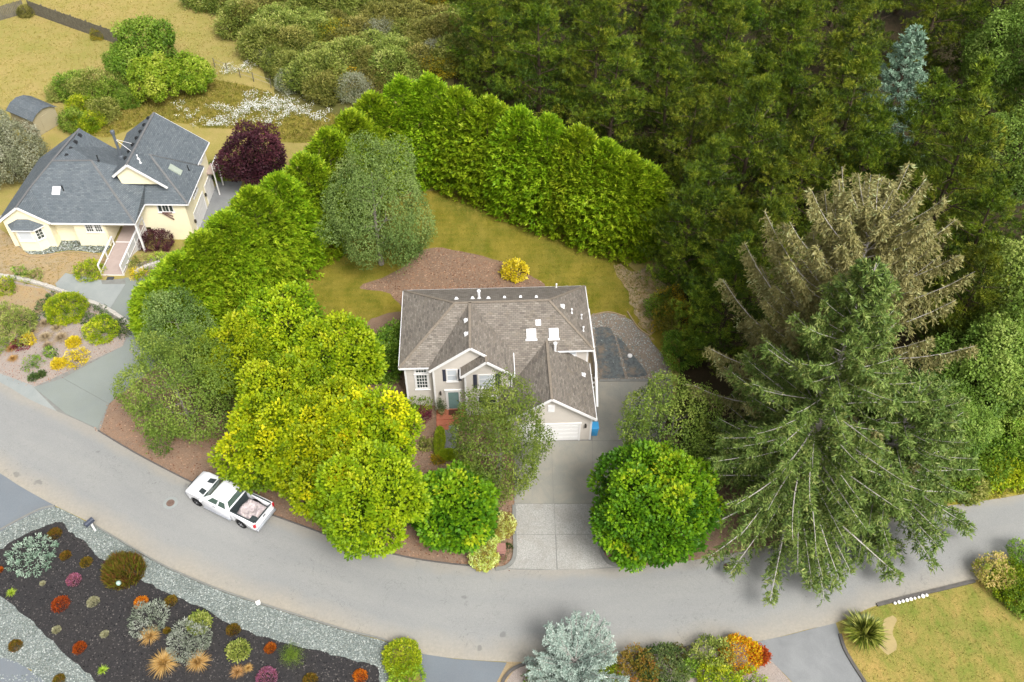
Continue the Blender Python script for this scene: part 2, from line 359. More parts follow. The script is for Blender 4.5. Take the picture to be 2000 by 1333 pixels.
# road ribbon
RN = [(-260, 610), (-120, 690), (0, 747), (60, 782), (130, 812), (190, 840), (250, 876), (320, 916), (400, 955), (470, 985), (530, 1006), (600, 1032), (660, 1056), (720, 1073), (800, 1091), (870, 1101), (920, 1107), (1000, 1113), (1080, 1114), (1160, 1112), (1230, 1108), (1310, 1101), (1400, 1087), (1500, 1067), (1600, 1045), (1700, 1020), (1806, 999), (1846, 990), (2000, 966), (2160, 930), (2320, 890)]
RS = [(-260, 760), (-120, 850), (0, 925), (42, 952), (107, 988), (175, 1021), (253, 1067), (325, 1108), (422, 1150), (507, 1179), (599, 1208), (680, 1233), (764, 1256), (812, 1275), (890, 1287), (980, 1293), (1031, 1293), (1120, 1290), (1212, 1282), (1287, 1272), (1360, 1262), (1412, 1252), (1479, 1253), (1536, 1241), (1585, 1228), (1628, 1219), (1717, 1181), (1809, 1158), (1901, 1135), (2000, 1102), (2160, 1050), (2320, 990)]
def resample(pts, n):
    d = np.r_[0, np.cumsum(np.linalg.norm(np.diff(pts, axis=0), axis=1))]; t = np.linspace(0, d[-1], n)
    return np.stack([np.interp(t, d, pts[:, k]) for k in range(pts.shape[1])], 1), t
A_, tl = resample(smooth_poly(px_poly(RN), 4, False), 160); B_, _ = resample(smooth_poly(px_poly(RS), 4, False), 160)
ROAD_N, ROAD_S = A_, B_
mb = MB(); NC = 8
for i in range(159):
    for j in range(NC):
        P = lambda a, b: (*(A_[a] + (B_[a] - A_[a]) * b / NC), 0.030 + 0.05 * (1 - (2 * b / NC - 1) ** 2))
        mb.poly([P(i, j), P(i, j + 1), P(i + 1, j + 1), P(i + 1, j)], [(tl[i], j / NC), (tl[i], (j + 1) / NC), (tl[i + 1], (j + 1) / NC), (tl[i + 1], j / NC)])
road = mb.build("road", M['road'], smooth=True, merge=False); road['kind'] = 'structure'

# side drives
sheet("sealed_driveway", [(-60, 880), (0, 918), (42, 946), (112, 986), (84, 996), (46, 1014), (0, 1040), (-80, 1096)], M['blue_asphalt'], 0.026, wob=0.0, sub=2)
sheet("sealed_driveway", [(-30, 1274), (0, 1284), (36, 1295), (66, 1316), (96, 1345), (60, 1390), (-60, 1390)], M['blue_asphalt'], 0.026, wob=0.0, sub=2)
sheet("sealed_driveway", [(806, 1272), (812, 1276), (890, 1288), (990, 1295), (978, 1318), (962, 1350), (950, 1400), (850, 1400), (830, 1350)], M['blue_asphalt'], 0.032, smooth=False)
sheet("gutter_apron", [(985, 1293), (1045, 1291), (1010, 1306), (990, 1330), (970, 1365), (945, 1380), (962, 1345), (975, 1318)], M['dry_yard'], 0.028, wob=0.02, sub=3)
sheet("sealed_driveway", [(1470, 1250), (1479, 1254), (1536, 1242), (1585, 1229), (1632, 1218), (1650, 1268), (1668, 1300), (1700, 1345), (1730, 1400), (1600, 1400), (1552, 1338), (1507, 1292)], M['right_asphalt'], 0.032, smooth=False)

# neighbour's garden south of the road
sheet("gravel_border", [(107, 990), (175, 1023), (253, 1069), (325, 1110), (422, 1152), (507, 1181), (599, 1210), (680, 1235), (764, 1259), (757, 1290), (763, 1345), (763, 1420), (-40, 1420), (-60, 1330), (60, 1316), (34, 1297), (0, 1287), (-80, 1262), (-80, 1094), (0, 1038), (44, 1014), (82, 996)], M['blue_gravel'], 0.022, wob=0.0, sub=3)
sheet("dark_bed", [(-40, 1096), (0, 1077), (26, 1056), (91, 1027), (120, 1021), (143, 1043), (169, 1062), (195, 1088), (286, 1137), (325, 1157), (390, 1186), (455, 1221), (520, 1246), (590, 1266), (650, 1280), (700, 1292), (736, 1306), (740, 1350), (745, 1420), (240, 1420), (188, 1335), (162, 1309), (123, 1277), (81, 1234), (49, 1202), (0, 1166), (-60, 1130)], M['dark_mulch'], 0.028, wob=0.05)
sheet("rock_bed", [(978, 1345), (985, 1325), (1005, 1306), (1040, 1294), (1120, 1290), (1212, 1284), (1287, 1274), (1360, 1264), (1412, 1254), (1476, 1254), (1507, 1293), (1550, 1338), (1590, 1400), (960, 1400)], M['pink_gravel'], 0.022, wob=0.03)
sheet("front_lawn", [(1640, 1258), (1660, 1212), (1717, 1184), (1809, 1161), (1901, 1138), (2010, 1102), (2160, 1053), (2200, 1200), (2140, 1400), (1740, 1400), (1702, 1342), (1672, 1298)], M['front_lawn'], 0.022, wob=0.0, sub=2)
sheet("sand_patch", [(1722, 1215), (1740, 1205), (1752, 1212), (1742, 1235), (1752, 1262), (1735, 1280), (1718, 1262), (1728, 1240)], plain("bare_sand", C(200, 180, 128), 0.95, 0.1, 0.2, 1.5, bump=0.5), 0.027, wob=0.03, sub=3)

# neighbour's yard to the left
sheet("straw_yard", [(-80, 440), (0, 450), (60, 490), (200, 500), (210, 540), (160, 541), (128, 534), (108, 556), (60, 552), (0, 543), (-90, 540)], M['dry_yard'], 0.014, wob=0.05)
sheet("plant_bed", [(-90, 548), (0, 546), (57, 556), (114, 574), (171, 594), (214, 613), (252, 636), (250, 662), (239, 679), (180, 712), (123, 741), (66, 757), (0, 735), (-90, 690)], M['pink_gravel'], 0.018, wob=0.02)
sheet("kerb_apron", [(-120, 694), (0, 738), (66, 757), (130, 812), (60, 783), (0, 748), (-120, 692)], M['pale_concrete'], 0.026, smooth=False) if False else sheet("kerb_apron", [(-120, 672), (0, 730), (70, 756), (100, 764), (132, 812), (60, 785), (0, 750), (-120, 694)], M['pale_concrete'], 0.026, smooth=False)
sheet("bank_soil", [(-90, 560), (0, 552), (57, 560), (100, 575), (90, 600), (60, 640), (10, 660), (-90, 650)], M['dry_yard'], 0.022, wob=0.1)
sheet("river_rock_bed", [(28, 470), (45, 488), (60, 497), (90, 497), (135, 490), (200, 494), (215, 480), (200, 470), (160, 470), (120, 462), (60, 462)], M['river_rock'], 0.020, wob=0.03)
sheet("terrace_bed", [(262, 520), (300, 505), (345, 492), (352, 520), (330, 560), (290, 560), (264, 545)], M['bed_gravel'], 0.014, wob=0.04)

def slabs(name, label_kind, polys, mat_list, z0=-0.05, z1=0.05):
    """paving as separate slabs with open joints: children of one piece of setting"""
    root = bpy.data.objects.new(name, None); COL.objects.link(root); root['kind'] = 'structure'
    for P, mt in zip(polys, mat_list):
        W = np.array(px_poly(P)); c = W.mean(0); W = c + (W - c) * (1 - 0.02 / max(1, np.linalg.norm(W - c, axis=1).mean()))
        MB().slab([tuple(p) for p in W][::-1] if np.cross(W[1] - W[0], W[2] - W[1]) < 0 else [tuple(p) for p in W], z0, z1).build("slab", M[mt], root)
    return root
def arc(a, b, c, n=7):    # quadratic curve through control b
    a, b, c = map(np.array, (a, b, c)); return [tuple((1 - t) ** 2 * a + 2 * t * (1 - t) * b + t * t * c) for t in np.linspace(0, 1, n)]
sheet("driveway_base", [(1003, 850), (1150, 850), (1150, 745), (1267, 745), (1292, 862), (1240, 932), (1158, 986), (1170, 1060), (1180, 1092), (1208, 1110), (1140, 1120), (1088, 1121), (985, 1117), (1005, 1080)], M['kerb'], 0.027, smooth=False)
sheet("neighbour_drive_base", [(108, 555), (128, 534), (200, 548), (288, 545), (330, 600), (300, 720), (213, 790), (193, 850), (125, 818), (66, 757), (240, 677), (254, 631), (114, 569)], M['kerb'], 0.027, smooth=False)
slabs("driveway", "slab", [
    [(1157, 746), (1208, 746), (1224, 862), (1157, 862)],
    [(1208, 746), (1266, 746), (1290, 862), (1224, 862)],
    [(1006, 862), (1077, 862), (1081, 985), (1005, 985)],
    [(1077, 862), (1157, 862), (1158, 985), (1081, 985)],
    [(1157, 862), (1290, 862), (1240, 930), (1158, 985)],
    [(1005, 985), (1082, 985), (1085, 1045), (1006, 1045)],
    [(1082, 985), (1158, 985), (1166, 1045), (1085, 1045)],
    [(1006, 1045), (1085, 1045), (1088, 1114)] + arc((988, 1111), (1008, 1098), (1006, 1075), 6),
    [(1085, 1045), (1168, 1045)] + arc((1173, 1068), (1180, 1100), (1208, 1107), 6) + [(1140, 1113), (1088, 1114)],
], ['concrete'] * 5 + ['aggregate'] * 4)
slabs("neighbour_driveway", "slab", [
    [(108, 555), (128, 534), (160, 541), (198, 548), (200, 556), (246, 556), (214, 607), (171, 590), (114, 569)],
    [(246, 556), (244, 543), (288, 545), (330, 600), (300, 660), (262, 642), (254, 631), (214, 607)],
    [(240, 677), (262, 642), (300, 660), (300, 720), (266, 740), (213, 790), (123, 740)],
    [(66, 757), (123, 740), (213, 790), (191, 838), (130, 810)],
], ['pale_concrete', 'grey_concrete', 'grey_concrete', 'grey_concrete'])
o = sheet("threshold_slab", [(200, 549), (244, 545), (246, 556), (200, 556)], M['kerb'], 0.056, smooth=False)

def kerb(name, pxs, mat, wid=0.16, h=0.13, z0=-0.05, sub=4, world=False):
    P = smooth_poly(pxs if world else px_poly(pxs), sub, False); mb = MB()
    d = np.gradient(P, axis=0); n = np.stack([-d[:, 1], d[:, 0]], 1); n /= np.linalg.norm(n, axis=1)[:, None]
    a, b = P + n * wid / 2, P - n * wid / 2
    for i in range(len(P) - 1):
        mb.hexa([(*b[i], z0), (*b[i + 1], z0), (*a[i + 1], z0), (*a[i], z0), (*b[i], h), (*b[i + 1], h), (*a[i + 1], h), (*a[i], h)])
    o = mb.build(name, mat); o['kind'] = 'structure'; return o
kerb("driveway_kerb", [(1004, 988), (1005, 1040), (1006, 1076), (1002, 1096), (988, 1109), (968, 1113)], M['kerb'], 0.26)
kerb("driveway_kerb", [(1166, 1040), (1172, 1062), (1178, 1084), (1190, 1100), (1210, 1107), (1235, 1108)], M['kerb'], 0.26)
kerb("road_kerb", [(1712, 1183), (1760, 1171), (1809, 1159), (1860, 1147), (1903, 1136)], M['dark_kerb'], 0.22, 0.14)
kerb("road_kerb", [(1640, 1240), (1648, 1266), (1663, 1294), (1690, 1336), (1720, 1385)], M['dark_kerb'], 0.2, 0.14)
kerb("road_kerb", [(175, 1021), (253, 1067), (325, 1108), (422, 1150), (507, 1179), (599, 1208), (680, 1233), (764, 1257), (762, 1300), (768, 1370)], M['kerb'], 0.10, 0.11)
kerb("road_kerb", [(0, 1036), (44, 1012), (82, 994), (107, 989)], M['kerb'], 0.12, 0.10)
kerb("bed_kerb", [(978, 1350), (985, 1326), (1005, 1306), (1040, 1293)], M['dark_kerb'], 0.2, 0.13)
kerb("bed_kerb", [(1212, 1283), (1287, 1273), (1360, 1263), (1405, 1253)], M['dark_kerb'], 0.16, 0.13)
kerb("front_bed_kerb", [(192, 842), (262, 884), (345, 928), (420, 964), (470, 985), (535, 1008), (610, 1035), (670, 1058), (730, 1074), (810, 1092), (880, 1102), (940, 1108)], M['dark_kerb'], 0.10, 0.09)
kerb("timber_edging", [(1160, 616), (1190, 611), (1222, 620)], M['timber_edge'], 0.09, 0.12)
kerb("timber_edging", [(1225, 610), (1245, 640), (1267, 657)], M['timber_edge'], 0.09, 0.14)
kerb("timber_edging", [(1301, 697), (1310, 714)], M['timber_edge'], 0.09, 0.14, sub=1)
kerb("timber_edging", [(40, 498), (65, 503), (95, 500), (135, 493), (170, 496), (190, 498)], M['timber_edge'], 0.06, 0.10)
# ------------------------------------------------------------------ plants: generators (all return mesh data, origin at the stem's foot)
def unit(a): return a / (np.linalg.norm(a, axis=-1, keepdims=True) + 1e-9)
def rdir(rng, n): return unit(rng.normal(size=(n, 3)))
def leafquads(Cc, D, N, L, W, tint):
    D = unit(D); S = unit(np.cross(D, N)); L = np.asarray(L).reshape(-1, 1); W = np.asarray(W).reshape(-1, 1)
    m = Cc + D * L * 0.45; V = np.stack([Cc, m + S * W / 2, Cc + D * L, m - S * W / 2], 1).reshape(-1, 3)
    return V, np.repeat(tint, 4)
def quads(V): return np.arange(len(V)).reshape(-1, 4)
def lump(rng, d, nb=16, amp=0.25, sharp=0.55):
    b = rdir(rng, nb); a = rng.uniform(.35, 1, nb) * amp
    return 1 - amp * 0.6 + ((np.clip(d @ b.T - sharp, 0, 1) / (1 - sharp)) ** 0.8 * a).max(1)
def fib(n, rng):
    i = np.arange(n) + 0.5; z = 1 - 2 * i / n; t = i * 2.399963
    return unit(np.stack([np.sqrt(1 - z * z) * np.cos(t), np.sqrt(1 - z * z) * np.sin(t), z], 1) + rng.normal(0, 0.6 / math.sqrt(n), (n, 3)))
def cluster_leaves(rng, Cc, out, k, rc, L, W, tint, tj=0.18, flat=0.6, droop=0.0):
    """k leaves round each clump centre, turned to the light"""
    n = len(Cc); o = rdir(rng, n * k).reshape(n, k, 3) * (rng.random((n, k, 1)) ** 0.5)
    o = o + out[:, None] * 0.35; P = Cc[:, None] + o * rc
    D = unit(o * np.array([1, 1, flat]) + out[:, None] * 0.45 + rng.normal(0, .25, o.shape) + np.array([0, 0, -droop]))
    N = unit(np.array([0, 0, 1.0]) + out[:, None] * 0.55 + rng.normal(0, .45, o.shape))
    l = L * rng.uniform(.7, 1.25, n * k); t = np.clip(np.repeat(tint, k) + rng.normal(0, tj, n * k), 0, 1)
    return leafquads(P.reshape(-1, 3), D.reshape(-1, 3), N.reshape(-1, 3), l, l * W, t)

def limbs(name, mat, h, r0, spread, n, seed, lean=0.0, start=0.25, fork=1):
    """tapered trunk with limbs reaching into the crown"""
    rng = random.Random(seed); mb = MB(); P = []; R = []
    for i in range(7):
        t = i / 6; P.append((math.sin(t * 3 + seed) * 0.10 * h * 0.15 + lean * t, math.cos(t * 2.3 + seed) * .015 * h, -0.15 + (h * 0.92 + .15) * t)); R.append(r0 * (1 - t) ** 0.8 + r0 * 0.08)
    R[0] *= 1.35; mb.tube(P, R, 8)
    for k in range(n):
        t = start + (0.92 - start) * (k + .5) / n; a = k * 2.4 + rng.uniform(-.4, .4); z = h * .92 * t
        L = spread * (1 - 0.45 * abs(t - .45)) * rng.uniform(.7, 1.0); rr = r0 * (1 - t) * 0.5 + r0 * .06
        q_ = [(math.cos(a) * L * s, math.sin(a) * L * s, z + L * (0.55 * s - 0.1 * s * s)) for s in (0, .35, .7, 1)]
        mb.tube(q_, [rr, rr * .75, rr * .45, rr * .15], 5, False)
        for f_ in range(fork):
            a2 = a + rng.uniform(-.8, .8); b = q_[1 + f_ % 2]; L2 = L * .5
            mb.tube([b, (b[0] + math.cos(a2) * L2 * .6, b[1] + math.sin(a2) * L2 * .6, b[2] + L2 * .4), (b[0] + math.cos(a2) * L2, b[1] + math.sin(a2) * L2, b[2] + L2 * .55)], [rr * .5, rr * .3, rr * .1], 4, False)
    return mb.mesh(name, mat, smooth=True)

def lobed(rng, s, zc, nl, rl, dens, zmin=-.65, zs=1.0, depth=.8, jit=.18, ragged=.06):
    """points on a crown made of many overlapping lobes with gaps between them; returns points, outward normals, lobe number"""
    s = np.asarray(s, float); d = fib(int(nl * 1.3), rng); d = unit(d + rng.normal(0, .16, d.shape)); d = d[d[:, 2] > zmin]
    r = np.minimum(rl * rng.uniform(.7, 1.3, len(d)), .9 * s.min()); c = d * (s - r[:, None] * .75) * rng.uniform(.92 - ragged * 1.4, 1.02 + ragged, (len(d), 1)); c = np.vstack([c, rdir(rng, nl // 4) * s * .3]); r = np.r_[r, np.full(nl // 4, min(rl * 1.3, .72 * s.min()))]
    P = []; N = []; Id = []
    for i in range(len(c)):
        n = int(dens * r[i] ** 2 * 12.57); q = fib(max(n, 4), rng); e = np.array([1, 1, zs]); p = c[i] + q * e * r[i] * lump(rng, q, 7, .3, .6)[:, None] * rng.uniform(1 - jit, 1, (len(q), 1))
        k = np.ones(len(p), bool)
        for j in range(len(c)):
            if j != i: k &= (np.linalg.norm((p - c[j]) / e, axis=1) > depth * r[j])
        k &= (q @ unit(c[i] + 1e-6) > -.45)
        P.append(p[k]); N.append(unit(q[k] + .45 * unit(p[k] / s))); Id.append(np.full(k.sum(), i))
    return np.vstack(P) + [0, 0, zc], np.vstack(N), np.concatenate(Id)

def maple_crown(name, mat, seed, rx, rz, zc, L=0.22, nl=34, rl=.95, dens=3.4, k=20, rc=0.36, t0=.42):
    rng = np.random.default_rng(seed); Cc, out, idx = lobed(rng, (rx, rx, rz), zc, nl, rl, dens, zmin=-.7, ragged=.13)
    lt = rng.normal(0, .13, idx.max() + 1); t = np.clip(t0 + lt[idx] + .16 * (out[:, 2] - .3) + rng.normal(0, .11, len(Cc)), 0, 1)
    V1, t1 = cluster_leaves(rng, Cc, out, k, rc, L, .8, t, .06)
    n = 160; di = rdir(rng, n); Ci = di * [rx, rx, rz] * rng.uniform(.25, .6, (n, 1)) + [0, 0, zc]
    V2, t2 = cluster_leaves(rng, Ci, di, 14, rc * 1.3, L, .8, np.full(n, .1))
    V = np.vstack([V1, V2]); return nmesh(name, V, quads(V), mat, np.r_[t1, t2])

def birch_crown(name, mat, seed, rx, rz, zc, k=11, L=0.14, hang=.85, nl=46, rl=None, dens=8.0, zs=1.25, n=None):
    """fine leaves on hanging twigs, in drooping masses"""
    rng = np.random.default_rng(seed); rl = rl or rx * .28
    Cc, out, idx = lobed(rng, (rx, rx, rz), zc, nl, rl, dens, zmin=-.75, zs=zs, depth=.86, jit=.25, ragged=.22)
    n_ = len(Cc); h = hang * rng.uniform(.4, 1.2, (n_, 1)); u = rng.random((n_, k)); o2 = unit(out * [1, 1, .6])
    P = Cc[:, None] + np.stack([np.zeros_like(u), np.zeros_like(u), -u * h + .15], -1) + o2[:, None] * (u[..., None] * (1.1 - u[..., None])) * .7 + rng.normal(0, .11, (n_, k, 3))
    D = unit(o2[:, None] * .6 + rng.normal(0, .6, (n_, k, 3)) + [0, 0, -.55]); N = unit(out[:, None] * .8 + rng.normal(0, .5, (n_, k, 3)) + [0, 0, .6])
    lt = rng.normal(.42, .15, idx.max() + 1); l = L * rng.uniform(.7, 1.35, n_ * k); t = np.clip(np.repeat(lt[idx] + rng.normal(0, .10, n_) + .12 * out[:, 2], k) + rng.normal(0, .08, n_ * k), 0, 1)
    V, t = leafquads(P.reshape(-1, 3), D.reshape(-1, 3), N.reshape(-1, 3), l, l * .62, t)
    low = P.reshape(-1, 3)[:, 2] > .12; V = V.reshape(-1, 4, 3)[low].reshape(-1, 3); t = t.reshape(-1, 4)[low].ravel()
    return nmesh(name, V, quads(V), mat, t)

def hedge_crown(name, mat, seed, rx, h, n=950, nb=12, L=0.42, amp=0.24):
    """cypress: layered, slightly nodding flat sprays on a broad ovoid, down to the ground"""
    rng = np.random.default_rng(seed); u = rng.random(n * 2); keep = rng.random(n * 2) < (np.sin(np.pi * np.clip(u, .04, .97)) * .7 + .45); u = u[keep][:n]
    prof = lambda u: np.where(u < .42, .84 + .16 * np.sin(u / .42 * np.pi / 2), np.cos((u - .42) / .58 * np.pi / 2) ** .72)
    a = rng.random(len(u)) * 2 * np.pi; d0 = np.stack([np.cos(a), np.sin(a), (u - .5) * 1.4], 1); r = lump(rng, unit(d0), 40, amp, .8)
    rr = rx * prof(u) * r * rng.uniform(.80, 1.03, len(u)); Cc = np.stack([np.cos(a) * rr, np.sin(a) * rr, .15 + u * (h - .15)], 1)
    out = np.stack([np.cos(a), np.sin(a), np.zeros_like(a)], 1); tz = np.clip((u - .55) / .45, 0, 1)[:, None]
    ax = unit(out * (1 - .45 * tz) + [0, 0, .18] + tz * np.array([0, 0, .75]) + rng.normal(0, .16, Cc.shape)); n_ = len(Cc)
    nu = unit(np.array([0, 0, 1.0]) + out * .25 + rng.normal(0, .22, Cc.shape)); sd = unit(np.cross(ax, nu)); nu = np.cross(sd, ax)
    th = np.linspace(-1.15, 1.15, nb) + rng.normal(0, .12, (n_, nb)); q_ = np.linspace(0, 1, nb)
    st = (np.abs(np.linspace(-1, 1, nb)) * -.10 + .12) * L
    D = ax[:, None] * np.cos(th)[..., None] + sd[:, None] * np.sin(th)[..., None] + nu[:, None] * rng.normal(.02, .20, (n_, nb, 1))
    P = Cc[:, None] + ax[:, None] * (st[None, :, None] + rng.uniform(-.16, .22, (n_, nb, 1))) + rng.normal(0, .07, (n_, nb, 3))
    l = L * (rng.uniform(.55, 1.1, (n_, nb)) * (1.08 - .35 * np.abs(np.linspace(-1, 1, nb)))).ravel()
    t = np.clip(np.repeat(rng.uniform(.2, .8, n_), nb) + rng.normal(0, .13, n_ * nb), 0, 1)
    V, t = leafquads(P.reshape(-1, 3), D.reshape(-1, 3), np.repeat(nu, nb, 0) + rng.normal(0, .3, (n_ * nb, 3)), l, l * .34, t)
    return nmesh(name, V, quads(V), mat, t)

def pine_crown(name, mat, seed, h, rx, z0=2.0, levels=22, per=6, tuft=13, nn=18, L=0.36, up=.6, W=.16, shape=.75):
    """whorled, upturned branches carrying billows of needle tufts"""
    rng = np.random.default_rng(seed); Cs = []; Ds = []; Ts = []
    for i in range(levels):
        t = (i + rng.uniform(-.3, .3)) / levels; t = min(max(t, 0), .985); z = z0 + (h - z0) * t
        R = rx * ((1 - t) ** shape * (.75 + .25 * math.sin(min(1, t * 4) * math.pi / 2))) + .25
        for b in range(per):
            a = rng.random() * 6.283; Rb = R * rng.uniform(.5, 1.2); m = int(tuft * (.5 + Rb / rx)); s = rng.random(m) ** .38
            w_ = .15 + .085 * Rb; e = np.stack([np.cos(a) * Rb * s, np.sin(a) * Rb * s, z + Rb * (.10 * s + .25 * s * s)], 1) + rng.normal(0, 1, (m, 3)) * [w_, w_, w_ * .5]
            Cs.append(e); o = np.array([math.cos(a), math.sin(a), 0]); Ds.append(unit(o * (1 - up) + [0, 0, up] + rng.normal(0, .25, (m, 3)))); Ts.append(np.clip(rng.uniform(.15, .8) + rng.normal(0, .14, m), 0, 1))
    Cc, Dr, tt = np.vstack(Cs), np.vstack(Ds), np.concatenate(Ts); n_ = len(Cc)
    D = unit(Dr[:, None] * .9 + rng.normal(0, .55, (n_, nn, 3))); l = L * rng.uniform(.6, 1.2, n_ * nn)
    V, t = leafquads(np.repeat(Cc, nn, 0) + rng.normal(0, .06, (n_ * nn, 3)), D.reshape(-1, 3), rdir(rng, n_ * nn), l, l * W, np.clip(np.repeat(tt, nn) + rng.normal(0, .12, n_ * nn), 0, 1))
    return nmesh(name, V, quads(V), mat, t)

def spruce(prefix, leafmat, barkmat, seed, h, rx, nbr=120, z0=2.0, droop=.22, L=0.34, W=.30, dens=1.0, rise=0.0, shape=.8, tipt=None, lowbias=1.0, rv=0.0, tw=1.0, hang=0.0, br=1.0):
    """big spruce: long branches with grey bark, hanging side twigs of needles; returns (needles, branches, trunk)"""
    rng = np.random.default_rng(seed); mb = MB(); Vs = []; Ts = []
    for i in range(nbr):
        t = ((i + .5) / nbr) ** lowbias; z = z0 + (h - z0 - .4) * t; a = i * 2.399 + rng.normal(0, .35)
        R = rx * (1 - t) ** shape * rng.uniform(.75 - rv, 1.08) + .35; o = np.array([math.cos(a), math.sin(a), 0.]); sd = np.array([-o[1], o[0], 0])
        up = .15 + .65 * t + rise; s = np.linspace(0, 1, 7); bend = rng.normal(0, .07)
        zz = R * (up * s - (droop + .30) * (1 - t) * s * s + (.22 + rise * .9) * s ** 3)
        P = np.outer(s * R, o) + np.outer(bend * R * s * s, sd) + np.stack([0 * s, 0 * s, z + zz], 1)
        r0 = (.022 + .012 * R) * br; mb.tube([tuple(p) for p in P], [r0 * (1 - .85 * k) for k in s], 5, False)
        m = int((12 + 9.5 * R) * dens); u = np.sort(rng.uniform(.12, 1, m)) ** .85; B = np.stack([np.interp(u, s, P[:, k]) for k in range(3)], 1)
        sg = rng.choice([-1, 1], m); tl = tw * (.30 + .062 * R * np.sin(np.pi * np.clip(u, .15, .92))) * rng.uniform(.6, 1.25, m)
        D = unit(o[None] * rng.uniform(.35, .95, (m, 1)) + sd[None] * sg[:, None] * rng.uniform(.4, 1.0, (m, 1)) + np.stack([0 * u, 0 * u, rng.uniform(-.75, .10, m) - hang + .4 * t * (1 - min(hang * 2, 1))], 1))
        k = 12; v = np.tile(np.linspace(.05, 1, k), (m, 1)) + rng.normal(0, .05, (m, k))
        Q = B[:, None] + D[:, None] * (tl[:, None] * v)[..., None] + np.stack([0 * v, 0 * v, -.25 * tl[:, None] * v * v], -1)
        dd = unit(D[:, None] * .75 + rng.normal(0, .55, (m, k, 3)) + [0, 0, .12]); l = L * rng.uniform(.6, 1.15, m * k)
        tt = np.clip(np.repeat(rng.uniform(.2, .75, m), k) + rng.normal(0, .12, m * k) + (tipt(t, u).repeat(k) if tipt else 0), 0, 1)
        V, t_ = leafquads(Q.reshape(-1, 3), dd.reshape(-1, 3), rdir(rng, m * k) + [0, 0, .8], l, l * W, tt); Vs.append(V); Ts.append(t_)
    V = np.vstack(Vs); tr = MB().tube([(0, 0, -.2), (0, 0, h * .3), (.1, 0, h * .65), (.05, .05, h)], [.021 * h, .016 * h, .009 * h, .02], 10)
    return nmesh(prefix + "_needles", V, quads(V), leafmat, np.concatenate(Ts)), mb.mesh(prefix + "_branches", barkmat, smooth=True), tr.mesh(prefix + "_trunk", barkmat, smooth=True)

def bush(name, mat, seed, rx, h, n=150, k=18, L=0.14, W=.6, rc=.22, amp=.22, tint=(.2, .8), flat=.6, top_tint=0.0, z0=0.0, ry=None, droop=0.0):
    """leafy mound of small lobes on short stems"""
    rng = np.random.default_rng(seed); s = np.array([rx, ry or rx, h * .62]); zc = h * .36 + z0
    if amp > .15 and rx > .45:
        rl = rx * (.26 + .35 * amp); Cc, out, idx = lobed(rng, s, zc, 22 if rx > 1 else 14, rl, 1.0, zmin=-.2, depth=.8); pick = rng.permutation(len(Cc))
        Cc, out, idx = lobed(np.random.default_rng(seed), s, zc, 22 if rx > 1 else 14, rl, max(.6, 1.25 * n / max(len(Cc), 1)), zmin=-.2, depth=.8); lt = rng.normal(0, .13, idx.max() + 1)[idx]; up = out[:, 2]
    else:
        d = fib(int(n * 1.6), rng); d = d[d[:, 2] > -.28]; r = lump(rng, d, 14, amp, .7); Cc = d * s * (r * rng.uniform(.82, 1.0, len(d)))[:, None] + [0, 0, zc]; out = unit(d / s); lt = 0; up = d[:, 2]
    Cc[:, 2] = np.maximum(Cc[:, 2], z0 + .05); t = rng.uniform(*tint, len(Cc)) + top_tint * np.clip(up, 0, 1) + lt
    V, t = cluster_leaves(rng, Cc, out, k, rc, L, W, np.clip(t, 0, 1), .12, flat, droop)
    st = rng.normal(0, .35 * rx, (16, 3)) * [1, 1, 0] + [0, 0, h * .5 + z0]; b = np.zeros((16, 3)) + rng.normal(0, .05, (16, 3)) * [1, 1, 0]; b[:, 2] = -.03
    Vs, ts = leafquads(b, st - b, rdir(rng, 16), np.linalg.norm(st - b, axis=1), np.full(16, .05 + .02 * h), np.zeros(16))
    V = np.vstack([V, Vs]); return nmesh(name, V, quads(V), mat, np.r_[t, ts])

def blades(name, mat, seed, n, h, r, wid, arch=.6, base=.12, seg=4, spread=(.0, 1.0), tipz=None, tint=(.2, .9), twist=.3):
    """arching strap leaves or grass from one crown"""
    rng = np.random.default_rng(seed); a = rng.random(n) * 6.283; e = rng.uniform(*spread, n) ** .7
    o = np.stack([np.cos(a), np.sin(a), 0 * a], 1); sdv = np.stack([-np.sin(a + twist), np.cos(a + twist), 0 * a], 1)
    hh = h * rng.uniform(.65, 1.05, n) * (1 - .35 * e); ll = r * e * rng.uniform(.7, 1.05, n); b = o * (base * rng.random((n, 1))) + [0, 0, -.02]
    s = np.linspace(0, 1, seg + 1); w_ = wid * rng.uniform(.7, 1.2, n)[:, None] * np.array([.7, 1, .8, .5, .06])[None, :seg + 1] if seg == 4 else None
    z = hh[:, None] * (s * 1.35 - arch * e[:, None] * s * s * 1.1 - (1 - e[:, None]) * .35 * s * s); x = ll[:, None] * (s ** 1.5)
    P = b[:, None] + o[:, None] * x[..., None]; P = P + np.stack([0 * z, 0 * z, np.maximum(z, -.02)], -1)
    V = np.stack([P + sdv[:, None] * w_[..., None] / 2, P - sdv[:, None] * w_[..., None] / 2], 2).reshape(-1, 3)
    i0 = (np.arange(n) * (seg + 1) * 2)[:, None] + np.arange(seg)[None] * 2; F = np.stack([i0, i0 + 1, i0 + 3, i0 + 2], -1).reshape(-1, 4)
    return nmesh(name, V, F, mat, np.repeat(rng.uniform(*tint, n), (seg + 1) * 2))

